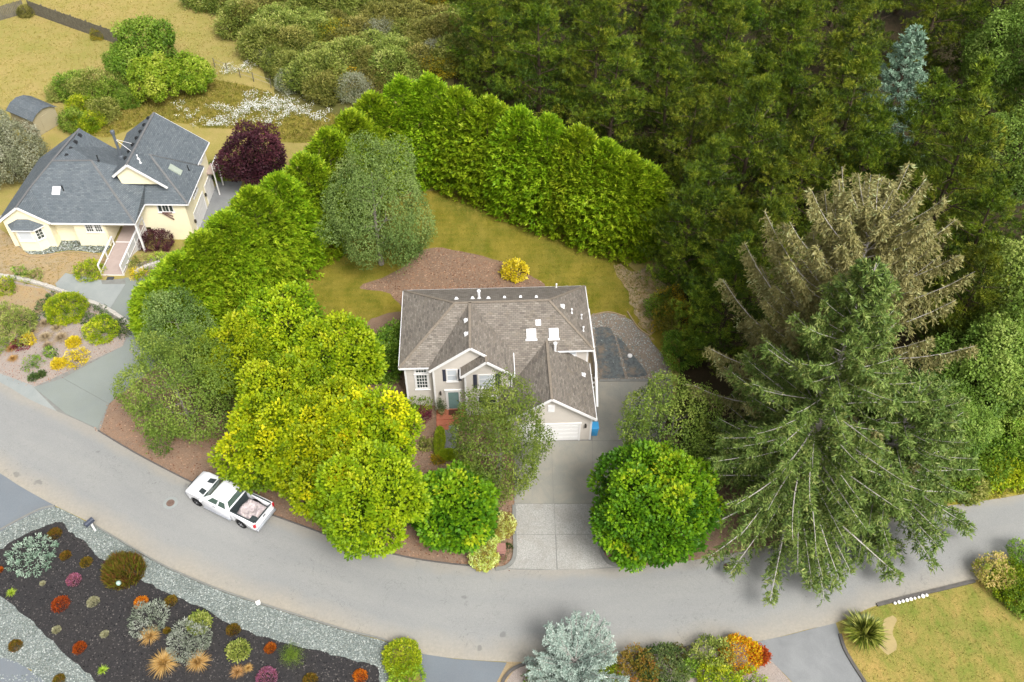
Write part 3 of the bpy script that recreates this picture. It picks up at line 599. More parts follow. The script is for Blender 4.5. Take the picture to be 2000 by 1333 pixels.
def heather(name, mat, seed, rx, h, n=900, L=.13, W=.18, tint=(.1, .9), rad=.6):
    """tight mound of fine upright shoots"""
    rng = np.random.default_rng(seed); d = fib(int(n * 1.8), rng); d = d[d[:, 2] > -.05]; r = lump(rng, d, 10, .16, .7)
    Cc = d * [rx, rx, h] * (r * rng.uniform(.72, 1, len(d)))[:, None]; D = unit(d * rad + [0, 0, .75] + rng.normal(0, .3, d.shape))
    l = L * rng.uniform(.6, 1.3, len(d)); V, t = leafquads(Cc - D * (l * .4)[:, None], D, rdir(rng, len(d)), l, l * W * 2, rng.uniform(*tint, len(d)))
    st = np.zeros((8, 3)); st[:, 2] = -.03; dd = unit(rdir(rng, 8) * .6 + [0, 0, 1]); Vs, ts = leafquads(st, dd, rdir(rng, 8), np.full(8, h * .8), np.full(8, .04), np.zeros(8))
    V = np.vstack([V, Vs]); return nmesh(name, V, quads(V), mat, np.r_[t, ts])

def plant(name, label, cat, parts, loc, rz=0.0, sc=1.0, group=None, tilt=0.0):
    """a tree or shrub: an empty at its foot with its parts"""
    o = thing(name, label, cat, tuple(loc), rz, group); o.scale = (sc, sc, sc) if not hasattr(sc, '__len__') else sc
    for pn, me in parts: put(pn, me, o)
    return o
def one(name, label, cat, me, loc, rz=0.0, sc=1.0, group=None):
    """a small plant that is a single mesh"""
    o = put(name, me, None, tuple(loc), (0, 0, rz), (sc, sc, sc) if not hasattr(sc, '__len__') else sc); return tag(o, label, cat, group)

# ------------------------------------------------------------------ plant materials
M['bark'] = plain("grey_brown_bark", lin(92, 80, 66, .8), 0.95, 0.1, 0.4, 6.0, bump=0.8)
M['pale_bark'] = plain("pale_grey_bark", lin(176, 168, 154, .7), 0.9, 0.1, 0.45, 5.0, bump=0.6)
M['spruce_bark'] = plain("silver_grey_bark", lin(212, 204, 198, .85), 0.9, 0.15, 0.4, 5.0, bump=0.6)
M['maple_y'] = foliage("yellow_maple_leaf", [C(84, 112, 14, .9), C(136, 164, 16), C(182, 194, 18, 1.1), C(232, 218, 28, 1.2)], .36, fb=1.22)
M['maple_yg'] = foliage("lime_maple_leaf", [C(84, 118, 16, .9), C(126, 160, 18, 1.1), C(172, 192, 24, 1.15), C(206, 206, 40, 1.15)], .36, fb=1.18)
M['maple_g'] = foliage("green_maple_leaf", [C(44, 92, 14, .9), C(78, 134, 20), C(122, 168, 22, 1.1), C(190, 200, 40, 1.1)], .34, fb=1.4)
M['birch'] = foliage("birch_leaf", [C(66, 88, 28, .9), C(94, 114, 38), C(122, 138, 54), C(152, 160, 74)], .30, fb=1.6)
M['birch_grey'] = foliage("silvery_birch_leaf", [C(72, 94, 40, .9), C(98, 120, 56), C(126, 144, 76), C(158, 170, 102)], .28, fb=1.55)
M['hedge'] = foliage("cypress_spray", [C(64, 92, 12, .9), C(102, 132, 14), C(130, 154, 24), C(164, 178, 46)], .26, fb=1.95)
M['pine'] = foliage("pine_needles", [C(34, 50, 7, .9), C(54, 76, 10), C(80, 100, 15), C(122, 132, 36)], .09, objvar=.12, fb=2.0)
M['pine2'] = foliage("olive_pine_needles", [C(40, 55, 9, .9), C(64, 82, 12), C(92, 106, 19), C(134, 136, 42)], .09, objvar=.12, fb=1.9)
M['pine3'] = foliage("bright_pine_needles", [C(50, 72, 16, .9), C(84, 110, 24), C(116, 142, 34), C(150, 166, 58)], .18)
M['bluespruce'] = foliage("blue_spruce_needles", [C(84, 116, 94), C(124, 156, 130), C(158, 186, 160), C(184, 204, 180)], .12, fb=1.3)
M['spruce'] = foliage("spruce_needles", [C(52, 73, 28, .9), C(82, 102, 43), C(110, 125, 60), C(146, 146, 86)], .16, objvar=.02, fb=1.9)
M['brownspruce'] = foliage("tan_green_spruce_needles", [C(94, 104, 54), C(134, 129, 78), C(152, 146, 94), C(178, 192, 138)], .2, objvar=.02, fb=1.55)
M['broadleaf'] = foliage("broad_green_leaf", [C(58, 90, 20, .9), C(90, 122, 30), C(122, 150, 46), C(160, 178, 78)], .30)
M['alder'] = foliage("alder_leaf", [C(62, 88, 26, .9), C(92, 118, 38), C(122, 144, 58), C(158, 172, 88)], .28)
M['scrub'] = foliage("scrub_leaf", [C(76, 94, 30), C(116, 130, 50), C(150, 158, 74), C(184, 182, 108)], .26, objvar=.14, fb=1.5)
M['scrub_o'] = foliage("olive_scrub_leaf", [C(80, 86, 32), C(116, 116, 48), C(148, 144, 70), C(180, 170, 96)], .22, objvar=.14, fb=1.3)
M['gorse'] = foliage("gorse_in_flower", [C(96, 104, 30), C(134, 134, 40), C(196, 166, 30), C(232, 186, 24, 1.1)], .22, fb=1.2)
M['grey_scrub'] = foliage("grey_scrub_leaf", [C(110, 118, 84), C(144, 150, 114), C(172, 174, 144), C(196, 194, 170)], .2, fb=1.15)
M['plum'] = foliage("purple_plum_leaf", [C(50, 24, 30), C(70, 34, 42), C(92, 46, 54), C(124, 72, 76)], .2, fb=1.25)
M['bright'] = foliage("bright_yellow_green_leaf", [C(96, 128, 14), C(136, 160, 20), C(172, 186, 30), C(214, 210, 60, 1.1)], .34, fb=1.3)
M['yardleaf'] = foliage("yard_tree_leaf", [C(74, 108, 18), C(112, 144, 28), C(146, 168, 44), C(188, 196, 84)], .34)
M['yellow'] = foliage("golden_leaf", [C(176, 160, 20), C(214, 190, 26, 1.1), C(240, 212, 50, 1.1), C(250, 230, 110, 1.1)], .3, fb=1.15)
M['green'] = foliage("green_shrub_leaf", [C(58, 88, 20), C(88, 120, 30), C(120, 148, 44), C(160, 176, 80)], .28)
M['darkgreen'] = foliage("dark_shrub_leaf", [C(34, 56, 22), C(56, 80, 34), C(82, 104, 50), C(112, 126, 72)], .22)
M['juniper'] = foliage("silver_blue_juniper", [C(134, 160, 146), C(172, 192, 178), C(198, 214, 200), C(224, 232, 222)], .14, fb=1.05)
M['greygreen'] = foliage("grey_green_leaf", [C(116, 128, 104), C(146, 156, 134), C(170, 178, 158), C(196, 200, 186)], .16, fb=1.1)
M['bluegreen'] = foliage("blue_green_leaf", [C(110, 140, 116), C(146, 174, 148), C(176, 198, 176), C(200, 214, 196)], .2, fb=1.15)
M['tan_grass'] = foliage("straw_grass", [C(176, 126, 60), C(206, 156, 84), C(222, 180, 116), C(240, 210, 160)], .25, fb=1.1)
M['pale_grass'] = foliage("pale_straw_grass", [C(176, 148, 110), C(200, 176, 138), C(216, 196, 164), C(228, 212, 184)], .25, fb=1.05)
M['burgundy'] = foliage("burgundy_grass", [C(80, 88, 20), C(104, 106, 30), C(118, 100, 40), C(124, 70, 50)], .2)
M['orange'] = foliage("orange_heather", [C(190, 84, 16), C(222, 114, 24), C(236, 140, 36), C(244, 170, 70)], .2, fb=1.2)
M['rust'] = foliage("rust_heather", [C(126, 62, 18), C(168, 76, 24), C(192, 92, 30), C(196, 120, 48)], .2, fb=1.25)
M['olive'] = foliage("olive_brown_heather", [C(78, 76, 20), C(108, 98, 28), C(132, 106, 38), C(146, 90, 46)], .2, fb=1.5)
M['pink'] = foliage("pink_heather", [C(140, 118, 66), C(176, 98, 128), C(190, 112, 150), C(206, 150, 176)], .2, fb=1.15)
M['cream'] = foliage("cream_leaf", [C(160, 156, 110), C(186, 184, 138), C(206, 204, 166), C(226, 222, 196)], .2, fb=1.05)
M['lime'] = foliage("lime_leaf", [C(116, 152, 26), C(150, 184, 44), C(182, 206, 70), C(210, 222, 120)], .28, fb=1.25)
M['flax'] = foliage("flax_leaf", [C(50, 60, 18), C(84, 96, 28), C(120, 126, 42), C(186, 184, 96)], .12, spec=.5, rough=.4)
M['variegated'] = foliage("variegated_leaf", [C(126, 104, 62), C(146, 138, 50), C(176, 188, 92), C(208, 214, 146)], .24, fb=1.9)
M['spirea'] = foliage("gold_orange_spirea", [C(220, 120, 40, 1.1), C(230, 150, 40, 1.1), C(226, 196, 30, 1.1), C(236, 216, 50, 1.1)], .26, fb=1.25)
M['pieris'] = foliage("pieris_leaf", [C(110, 142, 40), C(160, 172, 60), C(216, 196, 110), C(236, 206, 140)], .26, fb=1.2)
M['hedgebox'] = foliage("clipped_hedge_leaf", [C(92, 118, 14), C(124, 148, 20), C(150, 168, 30), C(176, 186, 50)], .24)
M['daisy'] = foliage("white_daisy", [C(150, 160, 80), C(235, 235, 225, 1.2), C(245, 245, 240, 1.2), C(250, 250, 246, 1.2)], .1, fb=1.1)
M['barberry'] = foliage("maroon_leaf", [C(70, 26, 36), C(96, 38, 48), C(124, 50, 62), C(148, 74, 84)], .2)
M['grassblade'] = foliage("dry_grass_blade", [C(140, 134, 50), C(176, 160, 74), C(204, 178, 104), C(222, 200, 134)], .2, fb=0.95)
M['deadwood'] = plain("bleached_twig", lin(190, 182, 176, .7), 0.95, 0.1, 0.2, 4.0)
# ------------------------------------------------------------------ building materials
def shingles(name, cols, gap, w=.33, h=.145, moss=None):
    q = NT(name); b = q.n("ShaderNodeTexBrick"); uv = q.uv()
    b.inputs['Scale'].default_value = 1.0; b.inputs['Brick Width'].default_value = w; b.inputs['Row Height'].default_value = h
    b.inputs['Mortar Size'].default_value = 0.012; b.inputs['Mortar Smooth'].default_value = 0.3; b.inputs['Bias'].default_value = 0.0
    b.inputs['Color1'].default_value = (0, 0, 0, 1); b.inputs['Color2'].default_value = (1, 1, 1, 1); b.inputs['Mortar'].default_value = (0.5, 0.5, 0.5, 1)
    b.offset = 0.5; q.l(uv, b.inputs['Vector'])
    c = q.ramp(b.outputs[0], [(i / (len(cols) - 1), k) for i, k in enumerate(cols)])
    c = q.mix(b.outputs['Fac'], c, gap)
    c = q.mix(1.0, c, q.ramp(q.noise(0.5, 5, 0.7, vec=uv, stretch=(1.6, .5, 1)), [(0.3, (0.93, 0.93, 0.93, 1)), (0.7, (1.06, 1.05, 1.04, 1))]), 'MULTIPLY')
    if moss: c = q.mix(q.ramp(q.noise(1.2, 6, 0.8), [(0.56, 0.0), (0.72, 0.45)]), c, moss)
    q.col(c); f = q.math('ADD', q.math('MULTIPLY', b.outputs['Fac'], -1.0), q.math('MULTIPLY', b.outputs[0], .35)); q.bump(f, 0.7, 0.02)
    q.b.inputs['Roughness'].default_value = 0.92; return q.m
M['brown_roof'] = shingles("brown_grey_shingles", [C(124, 117, 108), C(154, 146, 136), C(140, 131, 121), C(168, 160, 148)], C(106, 99, 92), moss=C(160, 146, 122))
M['blue_roof'] = shingles("slate_blue_shingles", [C(104, 113, 119), C(122, 130, 136), C(112, 121, 127), C(132, 139, 143)], C(88, 96, 103))
M['ridge_brown'] = plain("ridge_shingle_brown", C(162, 150, 135), 0.95, .1, .3, 5, bump=.5)
M['ridge_blue'] = plain("ridge_shingle_grey", C(136, 136, 136), 0.95, .1, .25, 5, bump=.5)
def siding(name, c, lap=.16):
    q = NT(name); s = q.n("ShaderNodeSeparateXYZ"); q.l(q.pos(), s.inputs[0]); v = q.math('FRACT', q.math('DIVIDE', s.outputs[2], lap))
    d = q.ramp(v, [(0.0, (0.72, 0.72, 0.72, 1)), (0.10, (1, 1, 1, 1)), (0.94, (0.98, 0.98, 0.98, 1))])
    k = q.mix(1.0, q.ramp(q.noise(1.5, 4), [(0.3, tuple(x * .93 for x in c[:3]) + (1,)), (0.7, c)]), d, 'MULTIPLY')
    q.col(k); q.bump(v, -0.5, 0.02); q.b.inputs['Roughness'].default_value = 0.7; return q.m
M['beige'] = siding("beige_lap_siding", lin(214, 206, 196, .85)); M['cream_wall'] = siding("cream_lap_siding", lin(250, 240, 206, .9))
M['shed_wall'] = siding("tan_board_siding", C(196, 184, 150), .2)
M['white'] = plain("white_paint", lin(240, 238, 236, .82), .5, .4, .06, 2.0); M['white_metal'] = plain("white_metal", lin(240, 240, 240, .85), .35, .5, .05, 2.0)
M['shutter'] = plain("charcoal_shutter", lin(58, 60, 72), .6, .3, .15); M['teal'] = plain("teal_door_paint", C(138, 172, 168), .5, .4, .06)
M['glass'] = plain("window_glass", lin(66, 76, 72), .08, .8, .35, .8); M['glass_grey'] = plain("skylight_glass", lin(214, 220, 226, .8), .1, .7, .08, .8)
M['brick_tile'] = paving("red_brick_paving", C(206, 118, 88), C(232, 150, 118), C(196, 120, 94), fine=9)
M['black'] = plain("black_plastic", lin(40, 42, 44), .6, .3, .3); M['bronze'] = plain("dark_bronze", lin(60, 56, 50), .5, .4, .2)
M['deck'] = plain("pinkish_deck_boards", C(206, 186, 176), .85, .2, .14, 2.0); M['beige_deck'] = plain("beige_deck_boards", C(196, 180, 152), .85, .2, .16, 2.5)
M['blue_plastic'] = plain("blue_plastic", lin(60, 150, 205), .45, .4, .08); M['terracotta'] = plain("pink_stucco_block", C(182, 134, 122), .9, .15, .18, 4, bump=.4)

class Wall:
    """a vertical face: local origin o, direction u along it, outward normal n (house coordinates)"""
    def __init__(s, o, u, n): s.o, s.u, s.n = Vector(o), Vector(u), Vector(n)
    def pt(s, a, z, d): p = s.o + s.u * a + s.n * d; return (p.x, p.y, z)
    def bx(s, mb, a0, a1, z0, z1, d0, d1):
        mb.hexa([s.pt(a0, z0, d1), s.pt(a1, z0, d1), s.pt(a1, z0, d0), s.pt(a0, z0, d0), s.pt(a0, z1, d1), s.pt(a1, z1, d1), s.pt(a1, z1, d0), s.pt(a0, z1, d0)])
def window(root, wl, a0, a1, z0, z1, cols=2, rows=2, trim=.11, split=None, pane_mat='glass', sill=True):
    f = MB(); t = trim
    for q in ((a0 - t, a0, z0 - t, z1 + t), (a1, a1 + t, z0 - t, z1 + t), (a0, a1, z1, z1 + t), (a0, a1, z0 - t, z0)): wl.bx(f, *q, -.02, .05)
    if split:
        for s in split: wl.bx(f, s - .05, s + .05, z0, z1, -.02, .045)
    win = f.build("window", M['white'], root)
    p = MB(); wl.bx(p, a0, a1, z0, z1, -.03, .012); p.build("pane", M[pane_mat], win)
    if cols * rows > 1:
        g = MB()
        for i in range(1, cols): x = a0 + (a1 - a0) * i / cols; wl.bx(g, x - .018, x + .018, z0, z1, .013, .03)
        for j in range(1, rows): z = z0 + (z1 - z0) * j / rows; wl.bx(g, a0, a1, z - .018, z + .018, .0135, .0305)
        g.build("muntins", M['white'], win)
    if sill: s = MB(); wl.bx(s, a0 - t - .04, a1 + t + .04, z0 - t - .06, z0 - t, -.02, .10); s.build("sill", M['white'], win)
    return win
def fascia(root, segs, mat, h=.2, w=.06, name="fascia", drop=.07):
    mb = MB()
    for a, b in segs: mb.beam((a[0], a[1], a[2] - drop), (b[0], b[1], b[2] - drop), w, h)
    return mb.build(name, mat, root)
def gutter(root, a, b, mat):
    MB().beam((a[0], a[1], a[2] - .10), (b[0], b[1], b[2] - .10), .12, .12).build("gutter", mat, root)
def on_plane(px, py, P3, O, R):
    """house coordinates of the roof point seen there; P3: three points of the roof face"""
    a, b, c = (Vector(p) for p in P3); n = (b - a).cross(c - a); z = a.z
    for _ in range(12):
        p = at(px, py, z); dx, dy = p[0] - O[0], p[1] - O[1]
        x = dx * math.cos(R) + dy * math.sin(R); y = -dx * math.sin(R) + dy * math.cos(R)
        z = a.z - (n.x * (x - a.x) + n.y * (y - a.y)) / n.z
    return Vector((x, y, z)), n.normalized() * (1 if n.z > 0 else -1)
def oriented(mb, p, n, hw, hd, h0, h1, inset=0.0):
    """a low box lying on a roof face"""
    u = Vector((-n.y, n.x, 0)).normalized() if abs(n.z) < .999 else Vector((1, 0, 0)); v = n.cross(u)
    q = lambda i, j, h, k=0: tuple(p + u * (i * (hw - k)) + v * (j * (hd - k)) + n * h)
    mb.hexa([q(-1, -1, h0), q(1, -1, h0), q(1, 1, h0), q(-1, 1, h0), q(-1, -1, h1, inset), q(1, -1, h1, inset), q(1, 1, h1, inset), q(-1, 1, h1, inset)])

# ------------------------------------------------------------------ the main house
HS = thing("house", "two-storey beige house with brown-grey shingle roof and attached garage", "house", (HOUSE_O[0], HOUSE_O[1], 0), HOUSE_R)
ez, rz_ = 5.0, 7.5
FL, BL, BR, FR = (0, 0, ez), (0, 8.5, ez), (14.8, 8.45, ez), (14.82, 1.31, ez)
RL, RJ, RR = (4.3, 4.28, rz_), (5.43, 4.28, rz_), (11.5, 4.32, rz_)
B0, WL, WA, E_, ER = (2.26, 0, ez), (2.26, -.45, ez), (5.42, -.5, rz_), (8.65, 1.33, ez), (8.65, -1.1, ez)
wz = lambda x: rz_ - (x - 5.42) * (rz_ - ez) / (8.65 - 5.42)
gz = lambda x: 5.55 - abs(x - 11.24) * .735
faces = [[BL, FL, RL], [BL, RL, RR, BR], [BR, RR, FR], [FR, RR, RJ, E_, (8.65, -.42, 3.66), (11.24, 1.95, 5.55), (11.32, 1.31, ez)],
         [E_, RJ, WA, (6.58, -.5, wz(6.58)), (6.58, -1.1, wz(6.58)), ER], [WL, WA, RJ, B0], [FL, B0, RJ, RL],
         [(6.58, -1.1, wz(6.58)), (6.58, .35, wz(6.58)), (4.62, .35, 4.98), (4.62, -1.1, 4.98)]]
rf = MB()
for f in faces: rf.roofplane(f)
gr = [[(11.24, 2.2, 5.55), (11.24, -3.95, 5.55), (14.63, -3.95, gz(14.63)), (14.63, 1.7, gz(14.63)), (12.4, 2.2, gz(12.4))], [(11.24, 2.2, 5.55), (8.3, 2.0, gz(8.3)), (7.9, -.2, gz(7.9)), (7.9, -3.95, gz(7.9)), (11.24, -3.95, 5.55)]]
for f in gr: rf.roofplane(f)
roof = rf.build("roof", M['brown_roof'], HS)
cap = MB()
for a, b in ((RL, RR), (BL, RL), (FL, RL), (BR, RR), (FR, RR), (WA, RJ), ((6.58, -1.1, wz(6.58)), (6.58, -.1, wz(6.58))), ((11.24, -3.95, 5.55), (11.24, 1.9, 5.55))):
    cap.beam((a[0], a[1], a[2] + .012), (b[0], b[1], b[2] + .012), .2, .03)
cap.build("ridge_cap", M['ridge_brown'], roof)
# walls
wl = MB(); wl.box(.38, 8.2, .4, 8.1, -.1, 4.98).box(8.2, 14.42, 1.75, 8.1, -.1, 4.97)
wl.box(2.55, 8.28, -.1, .39, -.1, 4.99).prism([(2.55, 4.99), (8.28, 4.99), (5.42, 7.22)], -.1, .39)
wl.box(4.95, 8.28, -.7, -.1, -.1, 4.97).prism([(4.95, 4.97), (8.28, 4.97), (6.58, 6.36)], -.7, -.1)
wl.box(8.28, 14.34, -3.45, 1.74, -.1, 2.95).prism([(8.28, 2.95), (14.34, 2.95), (14.34, 3.02), (11.24, 5.3), (8.28, 3.12)], -3.45, 1.74)
wl.build("wall", M['beige'], HS)
fascia(HS, [(WL, WA), (WA, (6.58, -.5, wz(6.58)))], M['white'])
fascia(HS, [((4.62, -1.1, 4.98), (6.58, -1.1, wz(6.58))), ((6.58, -1.1, wz(6.58)), ER)], M['white'])
fascia(HS, [((11.24, -3.95, 5.55), (14.63, -3.95, gz(14.63))), ((11.24, -3.95, 5.55), (7.9, -3.95, gz(7.9)))], M['white'])
for a, b in ((BL, FL), (FL, B0), (BL, BR), (BR, FR), (FR, (11.35, 1.31, ez)), (E_, ER), ((14.63, -3.95, gz(14.63)), (14.63, 1.7, gz(14.63))), ((4.62, -1.1, 4.98), (4.62, -.15, 4.98))): gutter(HS, a, b, M['white_metal'])
for x, y, z in ((.38, .4, 4.9), (2.55, -.1, 4.9), (4.95, -.7, 4.9), (8.28, -.7, 4.9), (14.34, -3.45, 2.9), (14.42, 1.75, 4.9)): MB().box(x - .07, x + .07, y - .03, y + .09, -.05, z).build("corner_trim", M['white'], HS)
MB().tube([(8.62, -1.05, 4.8), (8.45, -.85, 4.5), (8.42, -.82, .1)], [.05] * 3, 6).build("downspout", M['white_metal'], HS)
W0 = Wall((0, .4, 0), (1, 0, 0), (0, -1, 0)); W1 = Wall((0, -.1, 0), (1, 0, 0), (0, -1, 0)); W2 = Wall((0, -.7, 0), (1, 0, 0), (0, -1, 0)); W3 = Wall((0, -3.45, 0), (1, 0, 0), (0, -1, 0)); W4 = Wall((0, 1.75, 0), (1, 0, 0), (0, -1, 0))
window(HS, W0, 1.2, 1.98, 4.02, 4.55, 4, 2, .16); window(HS, W0, 1.2, 1.98, 2.25, 3.72, 4, 4, .17)
window(HS, W1, 3.62, 4.28, 3.56, 4.72, 1, 2, .11, pane_mat='glass_grey'); window(HS, W2, 6.02, 7.08, 3.4, 4.72, 1, 3, .10, pane_mat='glass_grey')
window(HS, W2, 5.9, 7.3, .8, 2.2, 2, 2); window(HS, W4, 12.85, 13.5, 4.08, 4.55, 1, 1, .08, pane_mat='glass_grey')
def shutter(w_, a0, a1, z0, z1):
    m = MB(); w_.bx(m, a0, a1, z0, z1, -.01, .04); s = m.build("shutter", M['shutter'], HS); g = MB()
    for i in range(9): z = z0 + .06 + i * (z1 - z0 - .12) / 8; w_.bx(g, a0 + .04, a1 - .04, z - .03, z + .02, .04, .055)
    g.build("louvres", M['shutter'], s)
shutter(W1, 3.24, 3.48, 3.5, 4.8); shutter(W1, 4.42, 4.66, 3.5, 4.8); shutter(W2, 5.55, 5.84, 3.3, 4.82); shutter(W2, 7.22, 7.56, 3.3, 4.82)
d = MB(); W1.bx(d, 3.55, 4.35, .2, 2.2, -.02, .03); door = d.build("door", M['teal'], HS)
d = MB()
for z0, z1 in ((.35, .85), (1.0, 1.5), (1.62, 2.05)):
    for a in (3.64, 4.0): W1.bx(d, a, a + .26, z0, z1, .03, .042)
d.build("door_panels", M['teal'], door); d = MB(); W1.bx(d, 4.25, 4.3, 1.15, 1.25, .03, .09); d.build("handle", M['bronze'], door)
d = MB(); W1.bx(d, 3.36, 3.54, .1, 2.24, -.01, .07); W1.bx(d, 4.36, 4.54, .1, 2.24, -.01, .07); W1.bx(d, 3.3, 4.6, 2.24, 2.46, -.01, .09); W1.bx(d, 3.26, 4.64, 2.46, 2.52, -.01, .14); d.build("door_surround", M['white'], HS)
for w_, a, z in ((W1, 2.98, 2.2), (W3, 13.92, 1.85)):
    m = MB(); w_.bx(m, a - .05, a + .05, z - .1, z + .12, 0, .04); w_.bx(m, a - .07, a + .07, z - .18, z + .1, .05, .19); w_.bx(m, a - .03, a + .03, z + .1, z + .16, .02, .14); m.build("wall_lamp", M['bronze'], HS)
# garage door: four sections of four raised panels
for j in range(4):
    m = MB(); z0 = .06 + j * .47; W3.bx(m, 9.0, 13.42, z0, z0 + .455, -.02, .02); sec = m.build("garage_door_section", M['white'], HS); m = MB()
    for i in range(8): a = 9.1 + i * .54; W3.bx(m, a, a + .44, z0 + .09, z0 + .365, .02, .032)
    m.build("raised_panels", M['white'], sec)
m = MB(); W3.bx(m, 13.43, 13.56, 0, 2.12, -.01, .05); W3.bx(m, 8.86, 8.99, 0, 2.12, -.01, .05); W3.bx(m, 8.8, 13.62, 2.0, 2.14, -.01, .07); m.build("garage_door_trim", M['white'], HS)
m = MB(); W3.bx(m, 11.0, 11.52, 3.5, 4.3, -.01, .04)
for i in range(7): W3.bx(m, 11.04, 11.48, 3.56 + i * .1, 3.62 + i * .1, .04, .07)
m.build("attic_vent", M['white'], HS)
# roof fittings (seen positions on each roof face)
z1p = lambda a, b: (740 + a / 3.3333, 520 + b / 3.3333)
Fback, Ffr, Fright, Fwl, Fgr = [BL, RL, BR], [FR, RR, RJ], [BR, RR, FR], [WL, WA, RJ], gr[0][:3]
def roof_box(px, face, hw, hd, h, mat, name, inset=.05, O=HOUSE_O, R=HOUSE_R, root=None):
    p, n = on_plane(*px, face, O, R); m = MB(); oriented(m, p, n, hw, hd, -.02, .02); oriented(m, p, n, hw * .72, hd * .72, .02, h, inset); return m.build(name, mat, root or roof)
for a, b in ((505, 215), (610, 212), (713, 212), (818, 208), (922, 205), (1025, 205)): roof_box(z1p(a, b), Fback, .17, .17, .16, M['white_metal'], "roof_vent")
roof_box(z1p(568, 355), Fwl, .16, .18, .2, M['white_metal'], "roof_vent"); roof_box(z1p(570, 443), Fwl, .16, .18, .2, M['white_metal'], "roof_vent")
roof_box(z1p(1195, 263), Fright, .18, .18, .2, M['white_metal'], "roof_vent"); roof_box(z1p(1038, 350), Ffr, .2, .22, .16, M['white_metal'], "roof_vent"); roof_box(z1p(1332, 708), Fgr, .17, .17, .18, M['white_metal'], "roof_vent")
for (a, b), face, h, r in (((652, 212), Fback, .75, .10), ((1146, 560), Ffr, .9, .1), ((1255, 306), Fright, .35, .05), ((1318, 342), Fright, .35, .05), ((1330, 422), Fright, .35, .05), ((1155, 140), Fback, .3, .05)):
    p, n = on_plane(*z1p(a, b), face, HOUSE_O, HOUSE_R); m = MB(); m.lathe([(r * 2, -.06), (r * 1.3, .08), (r, .1), (r, h), (r * 1.5, h + .01), (r * 1.5, h + .1), (r * .6, h + .14)], tuple(p), 10); m.build("vent_pipe", M['white_metal'], roof)
for a, b in ((992, 432), (1138, 428)):
    p, n = on_plane(*z1p(a, b), Ffr, HOUSE_O, HOUSE_R); m = MB(); oriented(m, p, n, .36, .36, -.02, .13); s = m.build("skylight", M['white_metal'], roof)
    m = MB(); oriented(m, p, n, .30, .30, .13, .16, .03); m.build("pane", M['glass_grey'], s); m = MB(); v = n.cross(Vector((-n.y, n.x, 0)).normalized()); oriented(m, p - v * .47 * (1 if v.z > 0 else -1), n, .44, .08, -.01, .02); m.build("flashing", M['white_metal'], s)
# side stair and landing on the right
st = MB(); st.box(14.46, 15.0, 1.2, 7.3, 2.35, 2.5); st.build("landing", M['beige_deck'], HS)
for i in range(9):
    y1 = 1.2 - i * .27; z = 2.33 - i * .26; MB().box(14.44, 15.0, y1 - .27, y1, z - .05, z).build("stair_tread", M['beige_deck'], HS)
rl = MB(); rl.beam((15.07, 7.3, 3.45), (15.07, 1.2, 3.45), .16, .08); rl.beam((15.07, 1.2, 3.45), (15.07, -1.25, 1.25), .16, .08); rl.build("handrail", M['white'], HS)
rw = MB(); rw.prism([(0, 0)] * 3, 0, 0) if False else None
rw.poly([(15.07, 7.3, 2.2), (15.07, 1.2, 2.2), (15.07, 1.2, 3.42), (15.07, 7.3, 3.42)]).poly([(15.1, 7.3, 2.2), (15.1, 1.2, 2.2), (15.1, 1.2, 3.42), (15.1, 7.3, 3.42)][::-1]).poly([(15.07, 1.2, 2.2), (15.07, -1.25, .0), (15.07, -1.25, 1.22), (15.07, 1.2, 3.42)]).poly([(15.1, 1.2, 2.2), (15.1, -1.25, .0), (15.1, -1.25, 1.22), (15.1, 1.2, 3.42)][::-1])
rw.build("stair_panel", M['white'], HS)
for y, z in ((7.2, 2.35), (4.3, 2.35), (1.25, 2.35)): MB().box(14.95, 15.09, y - .07, y + .07, -.05, z).build("post", M['white'], HS)
# entry: brick landing, mat, path, potted tree
def house_pt(x, y, z=0.0): c, s = math.cos(HOUSE_R), math.sin(HOUSE_R); return (HOUSE_O[0] + x * c - y * s, HOUSE_O[1] + x * s + y * c, z)
def left_pt(x, y, z=0.0): c, s = math.cos(LEFT_R), math.sin(LEFT_R); return (LEFT_O[0] + x * c - y * s, LEFT_O[1] + x * s + y * c, z)
lp = thing("brick_landing", "stepped red brick landing before the teal front door", "steps", house_pt(0, 0), HOUSE_R)
MB().box(2.56, 4.8, -1.15, -.12, -.05, .17).build("step", M['brick_tile'], lp); MB().box(2.56, 4.4, -1.65, -1.15, -.05, .09).build("step", M['brick_tile'], lp); MB().box(2.6, 3.5, -2.1, -1.65, -.05, .05).build("step", M['brick_tile'], lp)
tag(MB().box(3.5, 4.4, -.75, -.2, .17, .185).build("doormat", plain("brown_coir_mat", lin(90, 58, 46), .95, .1, .3, 20)), "brown doormat on the red brick landing", "doormat"); bpy.data.objects["doormat"].location = house_pt(0, 0); bpy.data.objects["doormat"].rotation_euler.z = HOUSE_R
sheet("front_path", [house_pt(x, y)[:2] for x, y in ((2.75, -1.7), (4.2, -1.7), (4.0, -5.0), (2.9, -5.0))], M['right_asphalt'], 0.034, smooth=False, world=True)

